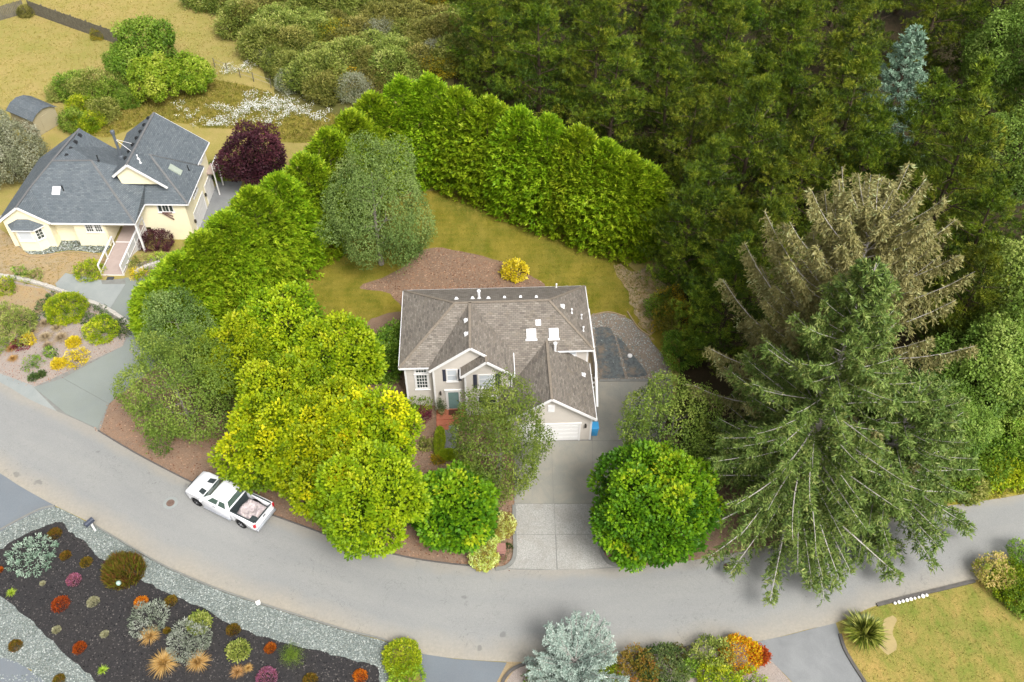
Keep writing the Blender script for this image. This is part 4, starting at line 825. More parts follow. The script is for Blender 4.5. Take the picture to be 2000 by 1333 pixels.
# ------------------------------------------------------------------ the neighbour's house
NH = thing("house", "cream house with slate-blue hip roof and white trim beside the purple tree", "house", (LEFT_O[0], LEFT_O[1], 0), LEFT_R)
e3 = 3.0; RZ = 6.05
mRL, mRR = (-.6, 5.2, RZ), (3.0, 5.3, RZ)
rf = MB(); LG = (-2.45, -.1, 4.75)
A0, A1, A2 = (0, 0, e3), (7.72, 0, e3), (7.76, 2.88, e3)
T2 = (8.1, 6.3, 6.1); K_ = (11.5, 8.35, 3.55); BA, BB = (7.1, 3.4, 7.0), (7.25, 11.85, 7.0)
V1 = (-2.25, 2.93, 4.74); LB_ = (-4.3, 9.3, 3.3)
nf = [[A0, A1, mRR, mRL, V1], [A1, A2, (7.76, 5.6, 4.6), mRR], [mRR, (7.76, 5.6, 4.6), (5.2, 9.5, 3.5)],
      [LG, (0.02, -.1, e3), A0, V1], [LG, V1, mRL, LB_, (-4.85, 1.0, e3), (-4.85, -.1, e3)],
      [mRL, mRR, (5.2, 9.5, 3.5), (2.5, 11.0, 3.5), (.16, 10.5, 6.0), (.3, 7.5, 6.0)],
      [(.16, 10.5, 6.0), (.3, 7.5, 6.0), mRL, LB_],
      [A2, (11.8, 2.88, e3), T2], [(11.8, 2.88, e3), (11.88, 8.7, e3), T2], [A2, T2, (7.0, 6.3, 5.4)],
      [BA, (10.15, 3.42, 4.48), T2, K_, (11.75, 11.9, 3.6), BB], [BA, BB, (3.9, 11.9, 4.6), (4.2, 6.8, 4.6), (5.35, 3.6, 5.55)]]
for f in nf: rf.roofplane(f, .12)
nroof = rf.build("roof", M['blue_roof'], NH)
cap = MB()
for a, b in ((mRL, mRR), (A1, mRR), ((11.8, 2.88, e3), T2), (BA, BB), (T2, (11.88, 8.7, e3 + .02)), (mRL, (.16, 10.5, 6.0)), (V1, mRL), (LG, V1)): cap.beam((a[0], a[1], a[2] + .012), (b[0], b[1], b[2] + .012), .2, .035)
cap.build("ridge_cap", M['ridge_blue'], nroof)
fascia(NH, [((-4.85, -.1, e3), LG), (LG, (0.02, -.1, e3))], M['white'], .22)
fascia(NH, [(BA, (10.15, 3.42, 4.48)), (BA, (5.35, 3.6, 5.55))], M['white'], .22)
for a, b in (((.05, -.05, e3), A1), (A1, A2), (A2, (11.8, 2.88, e3)), ((11.8, 2.88, e3), (11.88, 8.7, e3)), (K_, (11.75, 11.9, 3.6)), ((11.75, 11.9, 3.6), BB), ((-4.85, -.1, e3), (-4.85, 1.0, e3))): gutter(NH, a, b, M['white_metal'])
PZ = -1.75
wl = MB(); wl.box(-4.4, -.35, .12, 4.5, -.1, 2.95).prism([(-4.4, 2.95), (-.35, 2.95), (-2.45, 4.5)], .12, 1.5)
wl.box(-.35, 1.75, 1.0, 4.5, -.1, 2.95).box(1.75, 4.55, .32, 4.5, -.1, 2.95).box(4.55, 7.4, 3.2, 4.5, -.1, 2.95)
wl.box(-3.3, 7.4, 4.5, 9.2, PZ, 2.9); wl.box(7.4, 11.3, 3.22, 11.4, PZ, 2.96).box(4.9, 11.1, 8.75, 11.38, 2.96, 3.5)
wl.prism([(5.9, 4.6), (9.6, 4.6), (9.4, 4.9), (7.1, 6.72), (5.7, 5.5)], 3.75, 4.1)
wl.slab([(-3.95, .12), (-3.35, -.5), (-1.65, -.5), (-1.05, .12)], -.1, 2.55)
wl.build("wall", M['cream_wall'], NH)
bay = MB(); bp = [(-4.15, .12), (-3.45, -.72), (-1.5, -.72), (-.75, .12)]
for i in range(3): bay.roofplane([(*bp[i], 2.6), (*bp[i + 1], 2.6), (-2.0, .13, 3.25), (-3.0, .13, 3.25)] if i == 1 else ([(*bp[i], 2.6), (*bp[i + 1], 2.6), (-3.0, .13, 3.25)] if i == 0 else [(*bp[i], 2.6), (*bp[i + 1], 2.6), (-2.0, .13, 3.25)]), .08)
bay.build("bay_roof", M['blue_roof'], NH)
fascia(NH, [((*bp[0], 2.6), (*bp[1], 2.6)), ((*bp[1], 2.6), (*bp[2], 2.6)), ((*bp[2], 2.6), (*bp[3], 2.6))], M['white'], .12, .05, "bay_fascia")
N0 = Wall((0, -.5, 0), (1, 0, 0), (0, -1, 0)); N1 = Wall((0, .32, 0), (1, 0, 0), (0, -1, 0)); N2 = Wall((0, 3.22, 0), (1, 0, 0), (0, -1, 0)); N3 = Wall((11.3, 0, 0), (0, 1, 0), (1, 0, 0))
window(NH, N0, -3.1, -1.95, 1.3, 2.3, 1, 1, .1, pane_mat='glass_grey')
dv = Vector((.6, .62, 0)).normalized(); N0b = Wall((-1.65, -.5, 0), dv, (dv.y, -dv.x, 0)); window(NH, N0b, .16, .72, 1.3, 2.3, 2, 3, .07)
window(NH, N1, 2.9, 3.5, 1.75, 2.7, 3, 3, .09); window(NH, N1, 3.72, 4.3, 1.75, 2.7, 3, 3, .09)
window(NH, N2, 8.75, 10.1, 1.85, 2.6, 2, 1, .1, split=(9.12, 9.75)); window(NH, N3, 5.6, 7.1, 1.6, 2.2, 2, 2, .08, split=(6.0, 6.7)); window(NH, N3, 9.4, 10.1, 2.9, 3.6, 1, 1, .06)
for y0, y1 in ((4.6, 7.9), (8.9, 11.0)):
    for j in range(4):
        m = MB(); z0 = -1.58 + j * .5; N3.bx(m, y0, y1, z0, z0 + .485, -.02, .02); m.build("garage_door_section", M['white'], NH)
    m = MB(); N3.bx(m, y0 - .14, y0, -1.6, .5, -.01, .05); N3.bx(m, y1, y1 + .14, -1.6, .5, -.01, .05); N3.bx(m, y0 - .14, y1 + .14, .43, .57, -.01, .06); m.build("garage_door_trim", M['white'], NH)
for y in (4.3, 8.4, 11.2):
    m = MB(); N3.bx(m, y - .09, y + .09, -.35, -.05, 0, .18); N3.bx(m, y - .05, y + .05, -.05, .02, .04, .14); m.build("wall_lamp", M['bronze'], NH)
# wooden trellis ornament under the garage window
m = MB()
for a, b in (((9.0, 1.75), (9.95, 1.75)), ((9.95, 1.75), (9.95, .95)), ((9.95, .95), (9.0, 1.75)), ((9.3, 1.7), (9.95, 1.35))): m.beam(N2.pt(a[0], a[1], .1), N2.pt(b[0], b[1], .1), .09, .07)
m.build("trellis_ornament", plain("weathered_brown_wood", lin(120, 94, 88), .9, .1, .3), NH)
# roof fittings
z2p = lambda a, b: (a / 3.508, 180 + b / 3.508); kw = dict(O=LEFT_O, R=LEFT_R, root=nroof)
Nmain, Nbig, Nbig_l, Nhip, Nback = [A0, A1, mRR], [BA, BB, (10.15, 3.42, 4.48)], [BA, BB, (5.35, 3.6, 5.55)], [(11.8, 2.88, e3), (11.88, 8.7, e3), T2], [mRL, mRR, (2.5, 11.0, 3.5)]
p, n = on_plane(*z2p(386, 672), Nmain, LEFT_O, LEFT_R); m = MB(); oriented(m, p, n, .36, .40, -.02, .13); s = m.build("skylight", M['white_metal'], nroof); m = MB(); oriented(m, p, n, .31, .35, .13, .15, .03); m.build("pane", M['glass_grey'], s); m = MB(); oriented(m, p - n.cross(Vector((-n.y, n.x, 0)).normalized()) * .5, n, .44, .07, -.01, .02); m.build("flashing", M['white_metal'], s)
p, n = on_plane(*z2p(1200, 535), Nhip, LEFT_O, LEFT_R); m = MB(); oriented(m, p, n, .34, .62, -.02, .12); s = m.build("skylight", plain("pale_skylight_frame", C(190, 200, 184), .5), nroof)
for a, b in ((1018, 182), (990, 228), (964, 273), (938, 318), (912, 364), (886, 409), (862, 455)):
    roof_box(z2p(a, b), Nbig_l, .2, .2, .2, M['black'], "roof_vent", **kw)
for a, b in ((548, 300), (518, 345), (488, 391), (459, 437)): roof_box(z2p(a, b), [(.16, 10.5, 6.0), (.3, 7.5, 6.0), (2.5, 11.0, 3.5)], .2, .2, .18, M['black'], "roof_vent", **kw)
for (a, b), face, h, mt in (((433, 668), Nmain, .45, 'black'), ((1293, 535), Nhip, .45, 'black'), ((675, 470), Nback, .5, 'black'), ((962, 485), Nbig, .3, 'white_metal'), ((945, 455), Nbig, .3, 'white_metal')):
    p, n = on_plane(*z2p(a, b), face, LEFT_O, LEFT_R); MB().lathe([(.12, -.05), (.08, .06), (.05, .08), (.05, h), (.075, h + .01), (.075, h + .08)], tuple(p), 8).build("vent_pipe", M[mt], nroof)
p, n = on_plane(*z2p(832, 447), Nback, LEFT_O, LEFT_R); MB().lathe([(.26, -.1), (.2, .15), (.13, .2), (.13, 2.6), (.2, 2.62), (.2, 2.9), (.08, 2.98)], tuple(p), 12).build("chimney_pipe", plain("galvanised_flue", lin(92, 98, 104), .45, .5, .2), nroof)
m = MB(); m.beam(tuple(p + Vector((0, 0, 2.0))), tuple(p + Vector((1.6, -.6, .9))), .03, .03); m.beam(tuple(p + Vector((0, 0, 2.0))), tuple(p + Vector((1.3, .9, .8))), .03, .03); m.build("flue_brace", M['white_metal'], nroof)
# back deck corner behind the garage
m = MB(); m.box(11.3, 12.1, 10.2, 11.9, .95, 1.1); m.build("balcony_deck", M['deck'], NH)
for y in (10.25, 11.85): MB().box(12.0, 12.12, y - .06, y + .06, -1.7, 2.0).build("post", M['white'], NH)
m = MB(); m.beam((12.06, 10.2, 2.0), (12.06, 11.9, 2.0), .1, .08); m.beam((12.06, 10.2, 1.25), (12.06, 11.9, 1.25), .06, .06); m.build("handrail", M['white'], NH)
# entry bridge
BRG = thing("entry_bridge", "white-railed walkway of pinkish boards leading to the cream house", "walkway", (LEFT_O[0], LEFT_O[1], 0), LEFT_R)
m = MB()
for i in range(48): y = -3.75 + i * .146; m.box(4.92, 6.96, y, y + .138, .16, .2)
m.build("deck_boards", M['deck'], BRG)
m = MB(); m.box(4.95, 5.05, -3.7, 3.2, -.6, .16); m.box(6.83, 6.93, -3.7, 3.2, -.9, .16); m.box(5.05, 6.83, -3.74, -3.66, -.05, .16); m.build("joist", M['white'], BRG)
MB().box(4.9, 6.98, .62, .72, .2, .215).build("threshold_strip", M['white'], BRG)
for x, y1 in ((4.94, .3), (6.94, 3.2)):
    m = MB(); m.beam((x, -3.7, 1.2), (x, y1, 1.2), .15, .07); m.build("handrail", M['white'], BRG); m = MB(); m.beam((x, -3.7, .32), (x, y1, .32), .06, .06); m.build("bottom_rail", M['white'], BRG)
    for y in [-3.68, -1.7, .25] + ([1.8, 3.1] if y1 > 1 else []): MB().box(x - .05, x + .05, y - .05, y + .05, .0, 1.18).build("post", M['white'], BRG)
gm = NT("rail_glass"); gm.b.inputs['Base Color'].default_value = (.8, .84, .84, 1); gm.b.inputs['Roughness'].default_value = .08; gm.b.inputs['Alpha'].default_value = .38; M['rail_glass'] = gm.m
for x, y0, y1 in ((6.94, -3.6, -1.75), (6.94, -1.65, .2), (6.94, .3, 1.75)): MB().box(x - .012, x + .012, y0, y1, .38, 1.14).build("rail_panel", M['rail_glass'], BRG)
MB().box(7.55, 7.71, .1, .26, -2.0, 2.88).build("porch_post", M['white'], NH); MB().box(4.6, 4.66, .35, 3.2, .2, 2.6).build("porch_wall", M['cream_wall'], NH)
m = MB(); m.box(5.3, 6.2, 3.14, 3.2, .2, 2.2); m.build("door", plain("white_door", lin(230, 226, 220, .8), .5), NH)
tag(MB().box(5.55, 6.15, -4.35, -3.95, .0, .075).build("doormat", plain("dark_grey_mat", lin(70, 72, 76), .95, .1, .3, 20)), "dark grey doormat at the foot of the white-railed walkway", "doormat"); dm = bpy.data.objects["doormat.001"]; dm.location = (LEFT_O[0], LEFT_O[1], 0); dm.rotation_euler.z = LEFT_R
sheet("garage_court", [left_pt(x, y)[:2] for x, y in ((11.3, 3.0), (14.0, 3.0), (15.0, 7), (15.2, 12.5), (11.3, 12.5))], M['right_asphalt'], -1.585, smooth=False, world=True)

# ------------------------------------------------------------------ shed with a bowed roof
sb = np.array([[-53.2, 87.3], [-50.2, 84.95], [-48.75, 87.35]]); sp_ = sb[1]; u1 = sb[0] - sb[1]; u2 = sb[2] - sb[1]; ang = math.atan2(u2[1], u2[0])
SH = thing("shed", "small tan garden shed with a curved dark grey roof in the far yard", "shed", (sp_[0], sp_[1], 0), ang); Lw, Dw = 2.9, 3.7
m = MB(); m.prism([(0, -.05), (Lw, -.05), (Lw, 2.1), (Lw * .78, 2.5), (Lw * .5, 2.68), (Lw * .22, 2.5), (0, 2.1)], 0, Dw); m.build("wall", M['shed_wall'], SH)
m = MB(); pr = [(-.18, 2.02), (Lw * .2, 2.54), (Lw * .5, 2.74), (Lw * .8, 2.54), (Lw + .18, 2.02)]
for i in range(4): m.roofplane([(pr[i][0], -.22, pr[i][1]), (pr[i + 1][0], -.22, pr[i + 1][1]), (pr[i + 1][0], Dw + .22, pr[i + 1][1]), (pr[i][0], Dw + .22, pr[i][1])], .06)
m.build("roof", M['blue_roof'], SH)
m = MB(); m.box(.9, 2.0, -.03, 0, .05, 1.9); m.build("door", M['shed_wall'], SH)
# ------------------------------------------------------------------ pickup truck
def bevelled(me, off, seg=2, ang=35):
    import bmesh
    bm = bmesh.new(); bm.from_mesh(me); bmesh.ops.remove_doubles(bm, verts=bm.verts, dist=1e-4); bmesh.ops.recalc_face_normals(bm, faces=bm.faces)
    es = [e for e in bm.edges if len(e.link_faces) == 2 and e.calc_face_angle(0) > math.radians(ang)]
    bmesh.ops.bevel(bm, geom=es, offset=off, segments=seg, profile=.5, affect='EDGES', clamp_overlap=True); bm.to_mesh(me); bm.free()
    me.polygons.foreach_set('use_smooth', [True] * len(me.polygons)); me.update(); return me
M['truck_white'] = plain("white_car_paint", lin(245, 245, 248, .86), .22, .6, .03, 1.0); M['car_glass'] = plain("dark_car_glass", lin(62, 84, 74), .06, .9, .2, .6)
M['tyre'] = plain("tyre_rubber", lin(30, 30, 32), .85, .2, .2); M['rim'] = plain("silver_wheel", lin(214, 214, 220, .8), .3, .6, .1, metal=.4); M['red_lamp'] = plain("red_tail_lamp", lin(200, 24, 40), .2, .6, .1)
M['chrome'] = plain("bumper_chrome", lin(190, 194, 200, .8), .25, .7, .15, metal=.5); M['dark_trim'] = plain("dark_trim", lin(54, 62, 64), .6, .3, .2); M['lamp_glass'] = plain("headlamp_glass", lin(225, 230, 235, .8), .1, .7, .1)
fw, rw_ = at(388.5, 988), at(474.5, 1031); fd = unit(fw - rw_); ta = math.atan2(fd[1], fd[0]); tsc = np.linalg.norm(fw - rw_) / 3.65
rt_ = np.array([-fd[1], fd[0], 0]) * -1          # right of the truck
tc = (fw + rw_) / 2 + rt_ * (.92 * tsc)
TR = thing("pickup_truck", "white extended-cab pickup truck parked at the kerb with a full bed", "pickup truck", (tc[0], tc[1], .045), ta); TR.scale = (tsc,) * 3
def arch(cx, r=.5, n=7): return [(cx + r * math.cos(t), .40 + r * math.sin(t)) for t in np.linspace(0, math.pi, n)]
prof = [(2.74, .42), (2.8, .62), (2.76, .95), (2.62, 1.09), (2.2, 1.17), (1.2, 1.25), (-.98, 1.27), (-.98, .40)] + [(x, z) for x, z in [(1.825 - .5, .40)]][:0]
lowp = [(2.74, .42), (2.8, .62), (2.76, .95), (2.62, 1.09), (2.2, 1.17), (1.2, 1.25), (-.98, 1.27), (-.98, .38), (1.30, .38)] + [(1.825 - .5 * math.cos(t), .38 + .5 * math.sin(t)) for t in np.linspace(.15, math.pi - .15, 7)] + [(2.35, .40)]
m = MB(); m.prism(lowp, -.98, .98); me = m.mesh("body", M['truck_white'])
for v in me.vertices:
    if v.co.x > 2.15: v.co.y *= 1 - .16 * ((v.co.x - 2.15) / .65) ** 2
body = put("body", bevelled(me, .05), TR)
m = MB(); m.hexa([(1.22, -.94, 1.24), (1.22, .94, 1.24), (-.97, .94, 1.24), (-.97, -.94, 1.24), (.42, -.74, 1.84), (.42, .74, 1.84), (-.80, .74, 1.86), (-.80, -.74, 1.86)]); put("cab", bevelled(m.mesh("cab", M['truck_white']), .07, 3), TR)
def lerp3(a, b, t): return tuple(Vector(a).lerp(Vector(b), t))
def facequad(mb, q, u0, u1, v0, v1, off):
    a, b, c, d = (Vector(p) for p in q); n = (b - a).cross(d - a).normalized(); f = lambda u, v: tuple((a.lerp(b, u)).lerp(d.lerp(c, u), v) + n * off)
    lo = [f(u0, v0), f(u1, v0), f(u1, v1), f(u0, v1)]; nn = n * -.02; mb.hexa([tuple(Vector(p) + nn) for p in lo] + lo)
cb_ = {k: Vector(p) for k, p in dict(fr=(1.22, -.94, 1.24), fl=(1.22, .94, 1.24), bl=(-.97, .94, 1.24), br=(-.97, -.94, 1.24), tfr=(.42, -.74, 1.84), tfl=(.42, .74, 1.84), tbl=(-.80, .74, 1.86), tbr=(-.80, -.74, 1.86)).items()}
m = MB(); facequad(m, (cb_['fr'], cb_['fl'], cb_['tfl'], cb_['tfr']), .06, .94, .08, .9, .015); m.build("windshield", M['car_glass'], TR)
m = MB(); facequad(m, (cb_['bl'], cb_['br'], cb_['tbr'], cb_['tbl']), .08, .92, .2, .9, .015); m.build("rear_window", M['car_glass'], TR)
for side in (0, 1):
    q_ = (cb_['fl'], cb_['bl'], cb_['tbl'], cb_['tfl']) if side == 0 else (cb_['br'], cb_['fr'], cb_['tfr'], cb_['tbr'])
    for u0, u1 in (((.20, .54), (.61, .90)) if side == 0 else ((.46, .80), (.10, .39))):
        m = MB(); facequad(m, q_, u0, u1, .12, .82, .015); m.build("side_window", M['car_glass'], TR)
    s = 1 if side == 0 else -1
    m = MB(); m.box(.98, 1.14, s * 1.0 if s > 0 else -1.22, 1.22 if s > 0 else -1.0, 1.28, 1.44); put("mirror", bevelled(m.mesh("mirror", M['truck_white']), .03), TR)
    m = MB(); m.box(-1.02, 1.2, min(s * .96, s * 1.06), max(s * .96, s * 1.06), .33, .39); m.build("running_board", M['chrome'], TR)
    m = MB(); m.box(.1, .3, min(s * .98, s * 1.01), max(s * .98, s * 1.01), 1.02, 1.07); m.build("door_handle", M['chrome'], TR)
    # bed side with arch
    bp_ = [(-.99, .40), (-.99, 1.27), (-3.05, 1.27), (-3.07, .55), (-2.45, .42)] + [(-1.825 - .5 * math.cos(t), .40 + .5 * math.sin(t)) for t in np.linspace(.1, math.pi - .1, 7)]
    m = MB(); m.prism(bp_[::-1], min(s * .80, s * .98), max(s * .80, s * .98)); put("bed_side", bevelled(m.mesh("bed_side", M['truck_white']), .03, 1), TR)
    m = MB(); m.box(-3.0, -1.05, min(s * .80, s * .90), max(s * .80, s * .90), 1.272, 1.292); m.build("bed_rail_cap", M['dark_trim'], TR)
    m = MB(); m.box(-3.09, -2.95, min(s * .86, s * .995), max(s * .86, s * .995), .85, 1.2); m.build("tail_lamp", M['red_lamp'], TR)
    m = MB(); m.box(2.52, 2.74, min(s * .58, s * .84), max(s * .58, s * .84), .82, .98); put("headlight", bevelled(m.mesh("headlight", M['lamp_glass']), .03), TR)
    m = MB(); m.hexa([(1.75, s * .42 - .17, 1.20), (1.75, s * .42 + .17, 1.20), (1.28, s * .5 + .19, 1.24), (1.28, s * .5 - .19, 1.24), (1.75, s * .42 - .17, 1.225), (1.75, s * .42 + .17, 1.225), (1.28, s * .5 + .19, 1.265), (1.28, s * .5 - .19, 1.265)] if s > 0 else [(1.75, s * .42 - .17, 1.20), (1.75, s * .42 + .17, 1.20), (1.28, s * .5 + .19, 1.24), (1.28, s * .5 - .19, 1.24), (1.75, s * .42 - .17, 1.225), (1.75, s * .42 + .17, 1.225), (1.28, s * .5 + .19, 1.265), (1.28, s * .5 - .19, 1.265)]); m.build("hood_panel", M['dark_trim'], TR)
MB().box(-3.02, -.99, -.82, .82, .62, .68).build("bed_floor", M['dark_trim'], TR); MB().box(-1.06, -.99, -.80, .80, .68, 1.25).build("bed_bulkhead", M['dark_trim'], TR)
m = MB(); m.box(-3.07, -2.98, -.84, .84, .62, 1.24); tg = m.build("tailgate", M['truck_white'], TR); MB().box(-3.09, -3.07, -.12, .12, 1.0, 1.1).build("handle", M['dark_trim'], tg); MB().box(-3.07, -2.98, -.84, .84, 1.242, 1.262).build("tailgate_cap", M['dark_trim'], tg)
m = MB(); m.box(-3.22, -3.06, -.95, .95, .46, .62); put("rear_bumper", bevelled(m.mesh("rear_bumper", M['chrome']), .03), TR); m = MB(); m.box(2.66, 2.90, -.84, .84, .44, .64); put("front_bumper", bevelled(m.mesh("front_bumper", M['chrome']), .05), TR)
MB().box(2.62, 2.79, -.5, .5, .7, .98).build("grille", M['dark_trim'], TR); MB().box(-2.9, 2.4, -.7, .7, .3, .45).build("chassis", M['tyre'], TR)
tyre = MB().lathe([(.24, -.13), (.36, -.13), (.395, -.08), (.40, 0), (.395, .08), (.36, .13), (.24, .13)], n=22).mesh("tyre", M['tyre'], smooth=True)
rim = MB(); rim.lathe([(.25, -.1), (.25, .09), (.235, .115), (.21, .10), (.07, .10), (.06, .13), (.0, .135)], n=20)
for k in range(6): a = k * 1.047; rim.beam((.05 * math.cos(a), .05 * math.sin(a), .115), (.22 * math.cos(a), .22 * math.sin(a), .115), .05, .03)
rim = rim.mesh("rim", M['rim'])
for x in (1.825, -1.825):
    for s in (1, -1):
        t_ = put("wheel", tyre, TR, (x, s * .86, .40), (math.radians(-90 * s), 0, 0)); put("rim", rim, t_)
rng = np.random.default_rng(5); nx_, ny_ = 34, 28; gx, gy = np.meshgrid(np.linspace(-2.85, -1.2, nx_), np.linspace(-.74, .74, ny_))
hh = .88 + .12 * np.sin(gx * 4.1) * np.cos(gy * 3.7) + .07 * np.sin(gx * 9 + gy * 7) + rng.normal(0, .035, gx.shape); edge = np.minimum(np.minimum(gx + 2.85, -1.2 - gx), np.minimum(gy + .74, .74 - gy)); hh = .69 + (hh + .12 - .69) * np.clip(edge / .22, 0, 1) ** .6
V = np.stack([gx, gy, hh], -1).reshape(-1, 3); I = np.arange(nx_ * ny_).reshape(ny_, nx_); F = np.stack([I[:-1, :-1], I[:-1, 1:], I[1:, 1:], I[1:, :-1]], -1).reshape(-1, 4)
q = NT("pale_crumpled_plastic"); q.col(q.ramp(q.noise(3.5, 4, .7, dist=1), [(.3, C(196, 176, 170)), (.45, C(226, 214, 212)), (.6, C(206, 190, 196)), (.75, C(236, 232, 230))])); q.b.inputs['Roughness'].default_value = .5
ld = put("debris_load", nmesh("debris_load", V, F, q.m), None, (tc[0], tc[1], .045), (0, 0, ta), (tsc,) * 3); tag(ld, "heap of pale crumpled plastic bags filling the truck bed", "debris")
m = MB(); m.box(-2.85, -2.45, .35, .7, .86, 1.12); bx_ = put("crate", bevelled(m.mesh("crate", M['dark_trim']), .03), None, (tc[0], tc[1], .045), (0, 0, ta), (tsc,) * 3); tag(bx_, "small dark crate on the debris by the tailgate", "crate")

# ------------------------------------------------------------------ small things along the street
def manhole(px, py, label):
    p = at(px, py, .075); r = thing("manhole", label, "manhole", (p[0], p[1], .0)); MB().lathe([(.52, .0), (.52, .088), (.30, .092), (.30, .0)], n=28).build("concrete_ring", M['pale_concrete'], r)
    m = MB(); m.lathe([(.30, .0), (.30, .094), (.0, .096)], n=24)
    for k in range(6): a = k * .5236; m.beam((-.26 * math.cos(a), -.26 * math.sin(a), .098), (.26 * math.cos(a), .26 * math.sin(a), .098), .02, .012)
    m.build("iron_cover", plain("rusty_iron", lin(112, 92, 82), .8, .3, .3, 8), r)
manhole(333, 983, "round manhole in a pale concrete ring in front of the white truck"); manhole(1421, 1108, "manhole in the road half hidden under the drooping spruce boughs")
p = at(186, 1037); mbx = thing("mailbox", "dark mailbox on a white post in the gravel border", "mailbox", (p[0], p[1], 0), math.radians(-35))
m = MB(); m.box(-.06, .06, -.06, .06, -.1, 1.05); m.box(-.05, .05, -.25, .06, .9, 1.02); m.build("post", M['white'], mbx)
m = MB(); m.prism([(-.16, 1.06), (.16, 1.06), (.16, 1.25)] + [(.16 * math.cos(t), 1.25 + .14 * math.sin(t)) for t in np.linspace(.4, math.pi - .4, 5)] + [(-.16, 1.25)], -.42, .26); m.build("box", plain("dark_mailbox_metal", lin(62, 68, 82), .4, .5, .15), mbx)
p = at(505, 1180); mk = thing("utility_marker", "small white utility box at the kerb of the gravel border", "utility box", (p[0], p[1], 0), .5); MB().box(-.13, .13, -.1, .1, -.05, .22).build("case", M['white'], mk); MB().box(-.15, .15, -.12, .12, .22, .26).build("lid", M['white'], mk)
def pillar(px, py, label, rz):
    p = at(px, py); r = thing("address_pillar", label, "pillar", (p[0], p[1], 0), rz)
    m = MB(); m.box(-.27, .27, -.27, .27, -.05, 1.0); put("shaft", bevelled(m.mesh("shaft", M['terracotta']), .03), r); MB().box(-.31, .31, -.31, .31, .0, .16).build("plinth", M['terracotta'], r); MB().box(-.32, .32, -.32, .32, 1.0, 1.12).build("cap", M['terracotta'], r)
    m = MB(); m.tube([(-.2, -.29, .62), (-.08, -.29, .7), (.0, -.29, .6), (.08, -.29, .7), (.2, -.29, .62)], [.03] * 5, 5); m.build("scroll_ornament", M['bronze'], r)
pillar(979, 1086, "pinkish entrance pillar between the clipped hedge and the driveway", .05); pillar(1190, 1080, "pinkish entrance pillar half under the round maple right of the driveway", -.1)
# bin by the garage
bn = thing("wheelie_bin", "blue lidded bin standing against the garage side wall", "bin", house_pt(14.72, -2.9, .05), HOUSE_R); m = MB(); m.hexa([(-.22, -.26, 0), (.22, -.26, 0), (.22, .26, 0), (-.22, .26, 0), (-.28, -.32, .95), (.28, -.32, .95), (.28, .32, .95), (-.28, .32, .95)]); put("tub", bevelled(m.mesh("tub", M['blue_plastic']), .03), bn); m = MB(); m.box(-.31, .31, -.36, .36, .95, 1.02); put("lid", bevelled(m.mesh("lid", M['blue_plastic']), .03), bn)
# black weed sheet in the gravel court: creased film, two lengths
def film(name, label, pxs, seed):
    P = np.array(px_poly(pxs)); lo, hi = P.min(0), P.max(0); n = 46; rng = np.random.default_rng(seed)
    gx, gy = np.meshgrid(np.linspace(lo[0], hi[0], n), np.linspace(lo[1], hi[1], n)); k = inpoly(P, np.stack([gx.ravel(), gy.ravel()], 1)).reshape(n, n)
    hz = .036 + .05 * np.abs(np.sin(gx * 5 + np.sin(gy * 2.0) * 1.2)) ** 3 * rng.uniform(.3, 1, gx.shape) + .012 * rng.random(gx.shape)
    I = np.arange(n * n).reshape(n, n); ok = k[:-1, :-1] & k[1:, :-1] & k[:-1, 1:] & k[1:, 1:]; F = np.stack([I[:-1, :-1], I[:-1, 1:], I[1:, 1:], I[1:, :-1]], -1)[ok]
    q = NT("black_film"); q.col(q.mix(q.ramp(q.noise(.9, 5, .75), [(.48, 0.0), (.64, .75)]), q.ramp(q.noise(4, 4, .7), [(.3, C(74, 80, 82)), (.7, C(124, 130, 130))]), C(156, 134, 110))); q.b.inputs['Roughness'].default_value = .55; q.b.inputs['Specular IOR Level'].default_value = .5
    return tag(put(name, nmesh(name, np.stack([gx, gy, hz], -1).reshape(-1, 3), F, q.m, smooth=True)), label, "ground sheet")
film("plastic_ground_sheet", "wide black plastic sheet on the gravel beside the house", [(1160, 641), (1180, 637), (1192, 640), (1202, 660), (1212, 700), (1222, 741), (1172, 743), (1165, 700)], 1)
film("plastic_ground_sheet", "narrow wedge of black plastic sheet with a white cover on it", [(1199, 650), (1222, 672), (1244, 702), (1260, 722), (1267, 735), (1250, 738), (1226, 740), (1215, 700), (1206, 668)], 2)
p = at(1230, 697); cv = thing("drain_cover", "round white cover lying on the black plastic sheet", "cover", (p[0], p[1], .05)); MB().lathe([(.2, -.02), (.2, .12), (.17, .15), (.0, .16)], n=18).build("lid", M['white'], cv)
sl = MB(); a_, b_ = at(1172, 745), at(1266, 744); sl.beam((a_[0], a_[1], .05), (b_[0], b_[1], .05), .2, .14); o = sl.build("slab_edge_beam", M['kerb']); o['kind'] = 'structure'

# stone edging wall in the neighbour's yard: single blocks
WP, tw = resample(smooth_poly(px_poly([(-40, 536), (0, 541), (57, 551), (114, 569), (171, 590), (214, 609), (256, 637)]), 6, False), 64)
SW = thing("stone_edging", "low curved edging wall of grey blocks along the neighbour's driveway", "wall", (*WP[32], 0)); rs = random.Random(4)
bm_ = MB(); bm_.box(-.5, .5, -.5, .5, 0, 1); blk = bevelled(bm_.mesh("block", plain("pale_block", lin(206, 200, 190, .75), .9, .2, .25, 3, bump=.5)), .06)
for i in range(63):
    a, b = WP[i], WP[i + 1]; L_ = np.linalg.norm(b - a); c = (a + b) / 2 - WP[32]
    put("block", blk, SW, (c[0], c[1], -.05), (0, 0, math.atan2(*(b - a)[::-1]) + rs.uniform(-.06, .06)), (L_ * .96, rs.uniform(.28, .36), rs.uniform(.34, .42)))
TWp, _ = resample(np.array([at(x, y)[:2] for x, y in ((262, 535), (290, 522), (325, 512), (352, 505))]), 14)
